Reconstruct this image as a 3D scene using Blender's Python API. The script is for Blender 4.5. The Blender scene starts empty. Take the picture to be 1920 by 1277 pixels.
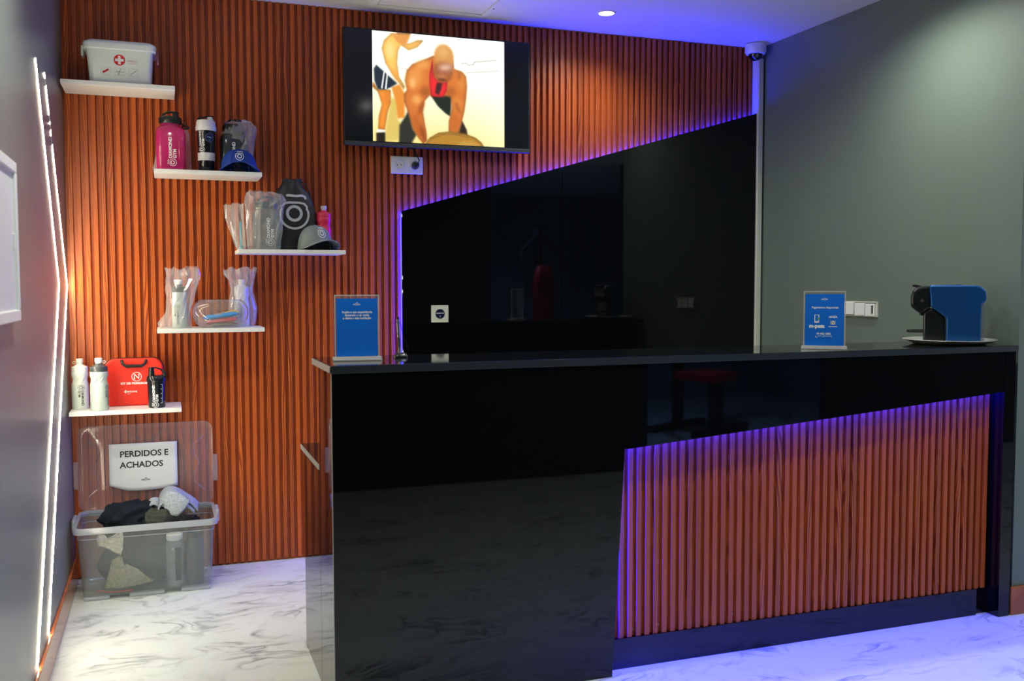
import bpy, bmesh, math, random
import numpy as np
from mathutils import Matrix, Vector, noise

scene = bpy.context.scene
COL = scene.collection
PI = math.pi

# ------------------------------------------------------------------ camera
cam_d = bpy.data.cameras.new('camera')
cam_d.sensor_width = 36.0
cam_d.lens = 33.76
cam_d.clip_start = 0.02
cam_d.dof.use_dof = True
cam_d.dof.focus_distance = 4.25
cam_d.dof.aperture_fstop = 3.5
cam = bpy.data.objects.new('camera', cam_d)
COL.objects.link(cam)
cam.matrix_world = Matrix(((0.94037, 0.021194, -0.339493, 0.3939),
                           (-0.34015, 0.053654, -0.938839, -4.6053),
                           (-0.001683, 0.998335, 0.057664, 1.3001),
                           (0, 0, 0, 1)))
scene.camera = cam

# ------------------------------------------------------------------ world, exposure
world = bpy.data.worlds.new('world')
scene.world = world
world.use_nodes = True
world.node_tree.nodes['Background'].inputs[0].default_value = (0.66, 0.76, 0.86, 1)
world.node_tree.nodes['Background'].inputs[1].default_value = 0.55
vs = scene.view_settings
vs.view_transform = 'Standard'
vs.look = 'None'
vs.gamma = 1.0
vs.use_curve_mapping = False
vs.exposure = 0.95
try:
    scene.cycles.transparent_max_bounces = 24
    scene.cycles.sample_clamp_indirect = 6.0
except Exception:
    pass

# (every light of the room is a recessed downlight or an LED strip, built with its own lamp below)
DOWNLIGHT_W = 42.0          # watts of one recessed spot
BLUE_LED = 90.0             # emission of the blue LED strips
WHITE_LED = 58.0            # emission of the white wall profiles

# ------------------------------------------------------------------ helpers
def s2l(c):
    return tuple(((v / 255) / 12.92 if v / 255 <= 0.04045 else ((v / 255 + 0.055) / 1.055) ** 2.4) for v in c)

def mat(name, col, rough=0.5, metal=0.0, spec=0.5, emit=None, estr=0.0, clear=0.0, trans=0.0):
    m = bpy.data.materials.new(name)
    m.use_nodes = True
    b = m.node_tree.nodes['Principled BSDF']
    b.inputs['Base Color'].default_value = (*col, 1)
    b.inputs['Roughness'].default_value = rough
    b.inputs['Metallic'].default_value = metal
    b.inputs['Specular IOR Level'].default_value = spec
    b.inputs['Coat Weight'].default_value = clear
    if emit:
        b.inputs['Emission Color'].default_value = (*emit, 1)
        b.inputs['Emission Strength'].default_value = estr
    return m

def add_noise(m, scale, amount, bump=0.0, stretch=(1, 1, 1), detail=4):
    """vary the base colour a little with noise and, if asked, add fine relief"""
    nt = m.node_tree
    b = nt.nodes['Principled BSDF']
    tc = nt.nodes.new('ShaderNodeTexCoord')
    mp = nt.nodes.new('ShaderNodeMapping')
    mp.inputs['Scale'].default_value = stretch
    n = nt.nodes.new('ShaderNodeTexNoise')
    n.inputs['Scale'].default_value = scale
    n.inputs['Detail'].default_value = detail
    nt.links.new(tc.outputs['Object'], mp.inputs[0])
    nt.links.new(mp.outputs[0], n.inputs['Vector'])
    c = b.inputs['Base Color'].default_value
    r = nt.nodes.new('ShaderNodeValToRGB')
    r.color_ramp.elements[0].position = 0.3
    r.color_ramp.elements[1].position = 0.7
    r.color_ramp.elements[0].color = tuple(v * (1 - amount) for v in c[:3]) + (1,)
    r.color_ramp.elements[1].color = tuple(min(1, v * (1 + amount)) for v in c[:3]) + (1,)
    nt.links.new(n.outputs['Fac'], r.inputs[0])
    nt.links.new(r.outputs[0], b.inputs['Base Color'])
    if bump:
        bp = nt.nodes.new('ShaderNodeBump')
        bp.inputs['Strength'].default_value = bump
        bp.inputs['Distance'].default_value = 0.01
        nt.links.new(n.outputs['Fac'], bp.inputs['Height'])
        nt.links.new(bp.outputs[0], b.inputs['Normal'])
    return m

def film(name, tint, body, opac, rough=0.08, edge=0.45, power=4.0):
    """thin clear plastic or glass: see-through, with a tinted body and a gloss that follows Fresnel"""
    m = bpy.data.materials.new(name)
    m.use_nodes = True
    nt = m.node_tree
    b = nt.nodes['Principled BSDF']
    b.inputs['Base Color'].default_value = (*body, 1)
    b.inputs['Roughness'].default_value = 0.4
    t = nt.nodes.new('ShaderNodeBsdfTransparent')
    t.inputs[0].default_value = (*tint, 1)
    g = nt.nodes.new('ShaderNodeBsdfGlossy')
    g.inputs['Roughness'].default_value = rough
    lw = nt.nodes.new('ShaderNodeLayerWeight')          # the same gloss on both faces of the thin sheet
    lw.inputs['Blend'].default_value = 0.5
    pw = nt.nodes.new('ShaderNodeMath')
    pw.operation = 'POWER'
    pw.inputs[1].default_value = power
    nt.links.new(lw.outputs['Facing'], pw.inputs[0])
    fr = nt.nodes.new('ShaderNodeMath')
    fr.operation = 'MULTIPLY_ADD'
    fr.inputs[1].default_value = edge
    fr.inputs[2].default_value = 0.05
    nt.links.new(pw.outputs[0], fr.inputs[0])
    m1 = nt.nodes.new('ShaderNodeMixShader')
    m1.inputs[0].default_value = opac
    m2 = nt.nodes.new('ShaderNodeMixShader')
    nt.links.new(t.outputs[0], m1.inputs[1])
    nt.links.new(b.outputs[0], m1.inputs[2])
    nt.links.new(fr.outputs[0], m2.inputs[0])
    nt.links.new(m1.outputs[0], m2.inputs[1])
    nt.links.new(g.outputs[0], m2.inputs[2])
    nt.links.new(m2.outputs[0], nt.nodes['Material Output'].inputs[0])
    return m

class MB:
    """collects shapes; build() links them as one mesh object"""
    def __init__(s):
        s.v, s.f = [], []
    def add(s, v, f):
        o = len(s.v)
        s.v += [tuple(p) for p in v]
        s.f += [tuple(i + o for i in q) for q in f]
        return s
    def box(s, x0, x1, y0, y1, z0, z1):
        v = [(x, y, z) for z in (z0, z1) for y in (y0, y1) for x in (x0, x1)]
        return s.add(v, [(0, 2, 3, 1), (4, 5, 7, 6), (0, 1, 5, 4), (2, 6, 7, 3), (0, 4, 6, 2), (1, 3, 7, 5)])
    def prism_y(s, poly, y0, y1):                       # polygon of (x, z), pushed along y
        n = len(poly)
        v = [(x, y0, z) for x, z in poly] + [(x, y1, z) for x, z in poly]
        f = [tuple(range(n)), tuple(range(2 * n - 1, n - 1, -1))]
        f += [(i, i + n, (i + 1) % n + n, (i + 1) % n) for i in range(n)]
        return s.add(v, f)
    def prism_z(s, poly, z0, z1):
        n = len(poly)
        v = [(x, y, z0) for x, y in poly] + [(x, y, z1) for x, y in poly]
        f = [tuple(range(n - 1, -1, -1)), tuple(range(n, 2 * n))]
        f += [(i, (i + 1) % n, (i + 1) % n + n, i + n) for i in range(n)]
        return s.add(v, f)
    def loft(s, rings, cap0=True, cap1=True, closed=True):
        n = len(rings[0])
        v = [p for r in rings for p in r]
        f = []
        for k in range(len(rings) - 1):
            for i in range(n if closed else n - 1):
                j = (i + 1) % n
                f.append((k * n + i, k * n + j, (k + 1) * n + j, (k + 1) * n + i))
        if cap0:
            f.append(tuple(range(n - 1, -1, -1)))
        if cap1:
            f.append(tuple(range((len(rings) - 1) * n, len(rings) * n)))
        return s.add(v, f)
    def lathe(s, prof, n=32, cx=0, cy=0, cap0=True, cap1=True):
        rings = [[(cx + r * math.cos(2 * PI * i / n), cy + r * math.sin(2 * PI * i / n), z) for i in range(n)] for r, z in prof]
        return s.loft(rings, cap0, cap1)
    def tube(s, path, r, n=8, rads=None):
        P = [Vector(p) for p in path]
        rings = []
        up = Vector((0.13, 0.27, 0.95))
        for i, p in enumerate(P):
            t = (P[min(i + 1, len(P) - 1)] - P[max(i - 1, 0)]).normalized()
            a = t.cross(up)
            if a.length < 1e-3:
                a = t.cross(Vector((1, 0, 0)))
            a.normalize()
            b = t.cross(a)
            rr = rads[i] if rads else r
            rings.append([tuple(p + a * rr * math.cos(2 * PI * k / n) + b * rr * math.sin(2 * PI * k / n)) for k in range(n)])
        return s.loft(rings)
    def move(s, dx=0, dy=0, dz=0, rz=0.0, k=0):
        c, sn = math.cos(rz), math.sin(rz)
        s.v = s.v[:k] + [(x * c - y * sn + dx, x * sn + y * c + dy, z + dz) for x, y, z in s.v[k:]]
        return s
    def build(s, name, m, parent=None, smooth=False, bevel=0.0, seg=2, solid=0.0, recalc=True):
        me = bpy.data.meshes.new(name)
        me.from_pydata(s.v, [], s.f)
        if recalc:
            bm = bmesh.new()
            bm.from_mesh(me)
            bmesh.ops.recalc_face_normals(bm, faces=bm.faces)
            bm.to_mesh(me)
            bm.free()
        if smooth:
            me.polygons.foreach_set('use_smooth', [True] * len(me.polygons))
            try:
                me.set_sharp_from_angle(angle=math.radians(45))
            except Exception:
                pass
        me.materials.append(m)
        o = bpy.data.objects.new(name, me)
        COL.objects.link(o)
        if parent:
            o.parent = parent
        if solid:
            md = o.modifiers.new('solid', 'SOLIDIFY')
            md.thickness = solid
            md.offset = 0
        if bevel:
            md = o.modifiers.new('bevel', 'BEVEL')
            md.width = bevel
            md.segments = seg
            md.limit_method = 'ANGLE'
            md.angle_limit = math.radians(40)
        return o

def tag(o, label=None, cat=None, group=None, kind=None):
    if label: o['label'] = label
    if cat: o['category'] = cat
    if group: o['group'] = group
    if kind: o['kind'] = kind
    return o

def thing(name, label, cat, loc=(0, 0, 0), rz=0.0, group=None):
    o = bpy.data.objects.new(name, None)
    o.empty_display_size = 0.05
    COL.objects.link(o)
    o.location = loc
    o.rotation_euler = (0, 0, rz)
    return tag(o, label, cat, group)

def struct(o):
    return tag(o, kind='structure')

def rrect(w, d, r, z, n=5, cx=0, cy=0):
    """ring of a rounded rectangle in xy"""
    out = []
    for sx, sy, a0 in ((1, 1, 0), (-1, 1, PI / 2), (-1, -1, PI), (1, -1, 1.5 * PI)):
        for k in range(n + 1):
            a = a0 + k * PI / 2 / n
            out.append((cx + sx * (w / 2 - r) + r * math.cos(a), cy + sy * (d / 2 - r) + r * math.sin(a), z))
    return out

# ---- flat print: lettering and marks as thin meshes
def text2d(body, size=1.0, bold=0.0, align='CENTER', spacing=1.0):
    cu = bpy.data.curves.new('lettering', 'FONT')
    cu.body = body
    cu.size = size
    cu.align_x = align
    cu.align_y = 'CENTER'
    cu.offset = bold
    cu.space_character = spacing
    cu.resolution_u = 3
    ob = bpy.data.objects.new('lettering', cu)
    me = ob.to_mesh()
    v = [(p.co.x, p.co.y) for p in me.vertices]
    f = [tuple(p.vertices) for p in me.polygons]
    ob.to_mesh_clear()
    bpy.data.objects.remove(ob)
    bpy.data.curves.remove(cu)
    return v, f

def stroke2d(path, w, closed=False):
    P = [Vector((p[0], p[1])) for p in path]
    n = len(P)
    v, f = [], []
    for i in range(n):
        a = P[(i - 1) % n] if (closed or i > 0) else P[i]
        b = P[(i + 1) % n] if (closed or i < n - 1) else P[i]
        t = (b - a)
        t = t.normalized() if t.length > 0 else Vector((1, 0))
        nn = Vector((-t.y, t.x)) * w / 2
        v += [tuple(P[i] + nn), tuple(P[i] - nn)]
    for i in range(n if closed else n - 1):
        j = (i + 1) % n
        f.append((2 * i, 2 * i + 1, 2 * j + 1, 2 * j))
    return v, f

class D2:
    """flat drawing in (u, v)"""
    def __init__(s):
        s.v, s.f = [], []
    def add(s, vf, sc=1.0, dx=0.0, dy=0.0, rot=0.0):
        v, f = vf
        o = len(s.v)
        c, sn = math.cos(rot), math.sin(rot)
        s.v += [((x * c - y * sn) * sc + dx, (x * sn + y * c) * sc + dy) for x, y in v]
        s.f += [tuple(i + o for i in q) for q in f]
        return s
    def text(s, body, size, dx=0, dy=0, bold=0.0, align='CENTER', spacing=1.0):
        return s.add(text2d(body, size, bold, align, spacing), 1, dx, dy)
    def stroke(s, path, w, closed=False, **k):
        return s.add(stroke2d(path, w, closed), **k)
    def rect(s, x0, x1, y0, y1):
        return s.add(([(x0, y0), (x1, y0), (x1, y1), (x0, y1)], [(0, 1, 2, 3)]))
    def poly(s, pts):
        return s.add((pts, [tuple(range(len(pts)))]))
    def disc(s, cx, cy, r, n=24):
        return s.poly([(cx + r * math.cos(2 * PI * i / n), cy + r * math.sin(2 * PI * i / n)) for i in range(n)])
    def ring(s, cx, cy, r, w, n=28):
        return s.stroke([(cx + r * math.cos(2 * PI * i / n), cy + r * math.sin(2 * PI * i / n)) for i in range(n)], w, True)
    def xf(s, sc=1.0, rot=0.0, dx=0.0, dy=0.0):
        c, sn = math.cos(rot), math.sin(rot)
        s.v = [((x * c - y * sn) * sc + dx, (x * sn + y * c) * sc + dy) for x, y in s.v]
        return s
    def flat(s, y=0.0, thick=0.0004):
        """stands up in xz, facing -y"""
        return MB().add([(u, y, w) for u, w in s.v], s.f)
    def wrap(s, r, th0=0.0, rz=None, step=0.004):
        """wraps round a vertical body of radius r (or radius rz(z)), facing -y at th0 = 0"""
        bm = bmesh.new()
        vs_ = [bm.verts.new((x, y, 0)) for x, y in s.v]
        for q in s.f:
            try:
                bm.faces.new([vs_[i] for i in q])
            except ValueError:
                pass
        xs = [p[0] for p in s.v]
        x = min(xs) + step
        while x < max(xs):
            bmesh.ops.bisect_plane(bm, geom=bm.verts[:] + bm.edges[:] + bm.faces[:], plane_co=(x, 0, 0), plane_no=(1, 0, 0), dist=1e-6)
            x += step
        bm.verts.index_update()
        out = []
        for p in bm.verts:
            rr = (rz(p.co.y) if rz else r)
            th = th0 + p.co.x / r
            out.append((rr * math.sin(th), -rr * math.cos(th), p.co.y))
        fs = [tuple(w.index for w in q.verts) for q in bm.faces]
        bm.free()
        return MB().add(out, fs)

def arc(cx, cy, r, a0, a1, n=16):
    return [(cx + r * math.cos(math.radians(a0 + (a1 - a0) * i / n)), cy + r * math.sin(math.radians(a0 + (a1 - a0) * i / n))) for i in range(n + 1)]

def emblem():
    """kettlebell-like mark: a ring inside an open body outline under a handle bar; about 1.5 wide"""
    d = D2()
    d.ring(0, 0, 0.38, 0.16)
    body = [(-0.52, 0.54), (-0.3, 0.60), (0.30, 0.60), (0.55, 0.54), (0.70, 0.38), (0.69, 0.24)] + arc(0, -0.05, 0.78, 14, -194, 30) + [(-0.69, 0.24), (-0.70, 0.38), (-0.52, 0.54)]
    d.stroke(body, 0.12)
    d.stroke([(-0.42, 0.98), (-0.3, 1.0), (0.1, 0.96), (0.42, 1.0), (0.6, 0.94), (0.64, 0.8)], 0.14)
    return d

def brand():
    """emblem followed by DIAMOND over GYM, reading along +u; the emblem is about 1.4 high"""
    d = emblem()
    d.text('DIAMOND', 1.0, 0.95, 0.42, 0.032, 'LEFT')
    d.text('GYM', 1.0, 0.95, -0.52, 0.032, 'LEFT')
    return d

def mini_brand():
    d = emblem().xf(0.5, 0, 0, 0.1)
    d.text('DIA', 0.45, -0.75, 0.0, 0.02)
    d.text('ND', 0.45, 0.72, 0.0, 0.02)
    return d

# ------------------------------------------------------------------ materials
def wood_material():
    m = bpy.data.materials.new('fluted wood veneer')
    m.use_nodes = True
    nt = m.node_tree
    L = nt.links.new
    b = nt.nodes['Principled BSDF']
    tc = nt.nodes.new('ShaderNodeTexCoord')
    oi = nt.nodes.new('ShaderNodeObjectInfo')
    mul = nt.nodes.new('ShaderNodeMath'); mul.operation = 'MULTIPLY'; mul.inputs[1].default_value = 37.0
    L(oi.outputs['Random'], mul.inputs[0])
    cx = nt.nodes.new('ShaderNodeCombineXYZ')
    L(mul.outputs[0], cx.inputs[0]); L(mul.outputs[0], cx.inputs[2])
    add = nt.nodes.new('ShaderNodeVectorMath'); add.operation = 'ADD'
    L(tc.outputs['Object'], add.inputs[0]); L(cx.outputs[0], add.inputs[1])
    # slow warp along the board makes cathedral arches out of straight bands
    mp0 = nt.nodes.new('ShaderNodeMapping'); mp0.inputs['Scale'].default_value = (10, 10, 1.5)
    L(add.outputs[0], mp0.inputs[0])
    n0 = nt.nodes.new('ShaderNodeTexNoise'); n0.inputs['Scale'].default_value = 1.0; n0.inputs['Detail'].default_value = 1.5
    L(mp0.outputs[0], n0.inputs['Vector'])
    mp1 = nt.nodes.new('ShaderNodeMapping'); mp1.inputs['Scale'].default_value = (26, 26, 0.8)
    L(add.outputs[0], mp1.inputs[0])
    wv = nt.nodes.new('ShaderNodeTexWave'); wv.wave_type = 'BANDS'; wv.bands_direction = 'X'
    wv.inputs['Scale'].default_value = 1.6; wv.inputs['Distortion'].default_value = 3.0
    wv.inputs['Detail'].default_value = 2.0; wv.inputs['Detail Scale'].default_value = 1.2
    mix = nt.nodes.new('ShaderNodeVectorMath'); mix.operation = 'MULTIPLY_ADD'
    mix.inputs[1].default_value = (2.2, 0, 0)
    cv = nt.nodes.new('ShaderNodeCombineXYZ'); L(n0.outputs['Fac'], cv.inputs[0])
    L(cv.outputs[0], mix.inputs[0]); L(mp1.outputs[0], mix.inputs[2])
    L(mix.outputs[0], wv.inputs['Vector'])
    mp2 = nt.nodes.new('ShaderNodeMapping'); mp2.inputs['Scale'].default_value = (420, 420, 9)
    L(add.outputs[0], mp2.inputs[0])
    n2 = nt.nodes.new('ShaderNodeTexNoise'); n2.inputs['Scale'].default_value = 1.0; n2.inputs['Detail'].default_value = 3
    L(mp2.outputs[0], n2.inputs['Vector'])
    r1 = nt.nodes.new('ShaderNodeValToRGB')
    e = r1.color_ramp.elements
    e[0].position, e[0].color = 0.12, (0.26, 0.035, 0.006, 1)
    e[1].position, e[1].color = 0.62, (0.50, 0.100, 0.013, 1)
    k = e.new(0.36); k.color = (0.40, 0.070, 0.009, 1)
    k = e.new(0.95); k.color = (0.56, 0.136, 0.017, 1)
    # some boards are plain, some show strong figure
    pl = nt.nodes.new('ShaderNodeMath'); pl.operation = 'FRACT'
    L(mul.outputs[0], pl.inputs[0])
    am = nt.nodes.new('ShaderNodeMapRange'); am.inputs[1].default_value = 0.35; am.inputs[2].default_value = 0.75; am.inputs[3].default_value = 0.22; am.inputs[4].default_value = 1.0
    L(pl.outputs[0], am.inputs[0])
    dv = nt.nodes.new('ShaderNodeMath'); dv.operation = 'SUBTRACT'; dv.inputs[1].default_value = 0.58
    L(wv.outputs['Fac'], dv.inputs[0])
    ml = nt.nodes.new('ShaderNodeMath'); ml.operation = 'MULTIPLY_ADD'; ml.inputs[2].default_value = 0.58
    L(dv.outputs[0], ml.inputs[0]); L(am.outputs[0], ml.inputs[1]); L(ml.outputs[0], r1.inputs[0])
    r2 = nt.nodes.new('ShaderNodeValToRGB')
    r2.color_ramp.elements[0].position, r2.color_ramp.elements[0].color = 0.30, (0.86, 0.84, 0.82, 1)
    r2.color_ramp.elements[1].position, r2.color_ramp.elements[1].color = 0.62, (1.08, 1.08, 1.08, 1)
    L(n2.outputs['Fac'], r2.inputs[0])
    mm = nt.nodes.new('ShaderNodeMix'); mm.data_type = 'RGBA'; mm.blend_type = 'MULTIPLY'; mm.inputs[0].default_value = 0.8
    L(r1.outputs[0], mm.inputs[6]); L(r2.outputs[0], mm.inputs[7])
    hs = nt.nodes.new('ShaderNodeHueSaturation')
    mr = nt.nodes.new('ShaderNodeMapRange'); mr.inputs[3].default_value = 0.86; mr.inputs[4].default_value = 1.14
    L(oi.outputs['Random'], mr.inputs[0]); L(mr.outputs[0], hs.inputs['Value'])
    L(mm.outputs[2], hs.inputs['Color']); L(hs.outputs[0], b.inputs['Base Color'])
    b.inputs['Roughness'].default_value = 0.42
    return m

def floor_material():
    m = bpy.data.materials.new('white marbled epoxy')
    m.use_nodes = True
    nt = m.node_tree
    L = nt.links.new
    b = nt.nodes['Principled BSDF']
    tc = nt.nodes.new('ShaderNodeTexCoord')
    mp = nt.nodes.new('ShaderNodeMapping')
    mp.inputs['Rotation'].default_value = (0, 0, 0.45)
    mp.inputs['Scale'].default_value = (1.0, 1.6, 1.0)
    L(tc.outputs['Object'], mp.inputs[0])
    warp = nt.nodes.new('ShaderNodeTexNoise'); warp.inputs['Scale'].default_value = 1.6; warp.inputs['Detail'].default_value = 4
    L(mp.outputs[0], warp.inputs['Vector'])
    ma = nt.nodes.new('ShaderNodeVectorMath'); ma.operation = 'MULTIPLY_ADD'; ma.inputs[1].default_value = (0.9, 0.9, 0)
    L(warp.outputs['Color'], ma.inputs[0]); L(mp.outputs[0], ma.inputs[2])
    # thin swirling veins: the zero line of one noise, broken up by another
    n1 = nt.nodes.new('ShaderNodeTexNoise'); n1.inputs['Scale'].default_value = 2.0; n1.inputs['Detail'].default_value = 2.5; n1.inputs['Distortion'].default_value = 2.6
    L(ma.outputs[0], n1.inputs['Vector'])
    sub = nt.nodes.new('ShaderNodeMath'); sub.operation = 'SUBTRACT'; sub.inputs[1].default_value = 0.5
    L(n1.outputs['Fac'], sub.inputs[0])
    ab = nt.nodes.new('ShaderNodeMath'); ab.operation = 'ABSOLUTE'; L(sub.outputs[0], ab.inputs[0])
    rv = nt.nodes.new('ShaderNodeValToRGB')
    rv.color_ramp.elements[0].position, rv.color_ramp.elements[0].color = 0.0, (1, 1, 1, 1)
    rv.color_ramp.elements[1].position, rv.color_ramp.elements[1].color = 0.075, (0, 0, 0, 1)
    kk = rv.color_ramp.elements.new(0.022); kk.color = (0.5, 0.5, 0.5, 1)
    L(ab.outputs[0], rv.inputs[0])
    n2 = nt.nodes.new('ShaderNodeTexNoise'); n2.inputs['Scale'].default_value = 2.6; n2.inputs['Detail'].default_value = 3
    L(mp.outputs[0], n2.inputs['Vector'])
    rm = nt.nodes.new('ShaderNodeValToRGB')
    rm.color_ramp.elements[0].position, rm.color_ramp.elements[0].color = 0.47, (0, 0, 0, 1)
    rm.color_ramp.elements[1].position, rm.color_ramp.elements[1].color = 0.64, (1, 1, 1, 1)
    L(n2.outputs['Fac'], rm.inputs[0])
    mv = nt.nodes.new('ShaderNodeMath'); mv.operation = 'MULTIPLY'; L(rv.outputs[0], mv.inputs[0]); L(rm.outputs[0], mv.inputs[1])
    # broad faint clouds
    n3 = nt.nodes.new('ShaderNodeTexNoise'); n3.inputs['Scale'].default_value = 2.6; n3.inputs['Detail'].default_value = 7; n3.inputs['Distortion'].default_value = 4.0
    L(ma.outputs[0], n3.inputs['Vector'])
    rc = nt.nodes.new('ShaderNodeValToRGB')
    rc.color_ramp.elements[0].position, rc.color_ramp.elements[0].color = 0.26, (0.52, 0.57, 0.54, 1)
    rc.color_ramp.elements[1].position, rc.color_ramp.elements[1].color = 0.46, (0.70, 0.755, 0.715, 1)
    L(n3.outputs['Fac'], rc.inputs[0])
    mx = nt.nodes.new('ShaderNodeMix'); mx.data_type = 'RGBA'
    L(mv.outputs[0], mx.inputs[0]); L(rc.outputs[0], mx.inputs[6]); mx.inputs[7].default_value = (0.27, 0.30, 0.30, 1)
    L(mx.outputs[2], b.inputs['Base Color'])
    b.inputs['Roughness'].default_value = 0.22
    b.inputs['Specular IOR Level'].default_value = 0.45
    return m

WOOD = wood_material()
FLOOR = floor_material()
PAINT = add_noise(mat('grey semi-gloss wall paint', (0.190, 0.212, 0.196), 0.34), 3.0, 0.04, 0.05, (6, 6, 0.6))
PAINT_R = add_noise(mat('grey green wall paint', (0.140, 0.182, 0.150), 0.5), 2.0, 0.03)
CEIL = add_noise(mat('white ceiling paint', (0.72, 0.74, 0.74), 0.7), 2.0, 0.02)
DARKWALL = add_noise(mat('charcoal wall paint', (0.007, 0.008, 0.010), 0.6), 2.0, 0.1)
GYMWALL = add_noise(mat('blue grey gym wall', (0.28, 0.31, 0.35), 0.6), 2.0, 0.1)
TERRA = add_noise(mat('glossy brown skirting tile', (0.40, 0.105, 0.035), 0.16), 9.0, 0.25)
BLACKG = mat('black acrylic gloss', (0.0022, 0.0028, 0.0034), 0.025, spec=0.5)
BLACKTOP = mat('black gloss worktop', (0.005, 0.006, 0.008), 0.06, spec=0.5)
EDGE = mat('ground panel edge', (0.22, 0.22, 0.20), 0.35)
WHITEP = add_noise(mat('white laminate', (0.80, 0.82, 0.80), 0.35), 12, 0.02)
WHITE = mat('white plastic', (0.78, 0.79, 0.77), 0.35)
OFFWHITE = mat('cream plastic', (0.62, 0.64, 0.54), 0.45)
CHROME = mat('satin metal', (0.55, 0.55, 0.54), 0.25, 1.0)
BLACKP = mat('black plastic', (0.010, 0.012, 0.013), 0.25)
BLACKM = mat('matt black plastic', (0.012, 0.013, 0.014), 0.55)
DARKGREY = mat('dark grey plastic', (0.05, 0.055, 0.06), 0.35)
INKW = mat('white print', (0.85, 0.86, 0.86), 0.5)
INKB = mat('black print', (0.012, 0.013, 0.014), 0.5)
INKR = mat('red print', (0.62, 0.02, 0.03), 0.5)
GLOW_W = mat('lit lamp disc', (0.9, 0.9, 0.9), 0.5, emit=(1.0, 1.0, 0.96), estr=14.0)
LEDW = mat('white LED diffuser', (0.9, 0.9, 0.9), 0.5, emit=(1.0, 0.90, 0.66), estr=WHITE_LED)
LEDOFF = mat('LED diffuser unlit', (0.45, 0.47, 0.45), 0.4)
LEDB = mat('blue LED diffuser', (0.1, 0.1, 0.6), 0.5, emit=(0.0016, 0.0024, 1.0), estr=BLUE_LED)
LEDB2 = mat('blue LED diffuser of the wall', (0.1, 0.1, 0.6), 0.5, emit=(0.0030, 0.0042, 1.0), estr=BLUE_LED * 0.5)

def wpart(mb, name, m, root, **k):
    """part given in world coordinates, put under a root that is not turned"""
    l = root.location
    mb.move(-l[0], -l[1], -l[2])
    return mb.build(name, m, root, **k)

# ------------------------------------------------------------------ the room
H = 2.6
RW = 3.509
struct(MB().box(-0.08, 7.2, -8.6, 0.08, -0.06, 0.0).build('floor', FLOOR))
struct(MB().box(-0.08, 7.2, -8.6, 0.08, H, H + 0.08).build('ceiling', CEIL))
struct(MB().box(-0.08, 0.0, -5.05, 0.0, 0, H).build('wall_left', PAINT))
struct(MB().box(RW, 7.2, -1.765, 0.08, 0, H).build('wall_right', PAINT_R))
struct(MB().box(RW, 7.2, -1.775, -1.765, 0, H).build('wall_right_return', PAINT_R))
struct(MB().box(-0.08, 3.57, -5.05, -4.95, 0, H).build('wall_front', DARKWALL))
struct(MB().box(5.1, 7.2, -5.05, -4.95, 0, H).build('wall_front', DARKWALL))
struct(MB().box(-0.08, 7.2, -8.68, -8.6, 0, H).build('wall_far', GYMWALL))
struct(MB().box(7.2, 7.28, -8.6, -4.95, 0, H).build('wall_gym_side', GYMWALL))
struct(MB().box(3.45, 3.57, -8.6, -5.05, 0, H).build('wall_gym', GYMWALL))

wall_back = struct(MB().box(-0.08, RW, 0.004, 0.08, 0, H).build('wall_back', WOOD))
def slat_mesh(h):
    prof = [(-0.0105, 0.005), (-0.0092, -0.0125), (-0.0080, -0.0138), (0.0080, -0.0138), (0.0092, -0.0125), (0.0105, 0.005)]
    return MB().prism_z(prof, 0.0, h)
PITCH = 0.0330
first = slat_mesh(H - 0.012)
slat0 = first.build('slat', WOOD, wall_back)
slat0.location = (0.020, 0, 0.010)
k = 1
while 0.020 + k * PITCH < RW - 0.012:
    s = slat0.copy()
    COL.objects.link(s)
    s.parent = wall_back
    s.location = (0.020 + k * PITCH, 0, 0.010)
    k += 1

def baseboard(name, x0, x1, y0, y1, h):
    mb = MB().box(x0, x1, y0, y1, 0, h)
    return struct(mb.build(name, TERRA, bevel=0.004))
baseboard('baseboard_left', 0.0, 0.012, -4.94, -0.015, 0.112)
baseboard('baseboard_right', RW - 0.012, 5.6, -1.787, -1.775, 0.112)

# ceiling access hatch
def hatch():
    t = thing('ceiling_hatch', 'white square access hatch set flush in the ceiling above the television', 'hatch', (1.60, -0.37, H))
    x0, x1, y0, y1 = -0.285, 0.285, -0.29, 0.255
    fr = MB()
    w = 0.030
    fr.box(x0, x1, y0, y0 + w, -0.008, 0.001).box(x0, x1, y1 - w, y1, -0.008, 0.001)
    fr.box(x0, x0 + w, y0 + w, y1 - w, -0.008, 0.001).box(x1 - w, x1, y0 + w, y1 - w, -0.008, 0.001)
    fr.build('frame', CEIL, t, bevel=0.002)
    MB().box(x0 + w + 0.004, x1 - w - 0.004, y0 + w + 0.004, y1 - w - 0.004, -0.004, 0.001).build('panel', WHITEP, t, bevel=0.001)
    MB().lathe([(0.004, -0.0095), (0.004, -0.0075)], 10, x1 - 0.012, 0.10).build('screw', BLACKM, t)
hatch()

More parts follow.
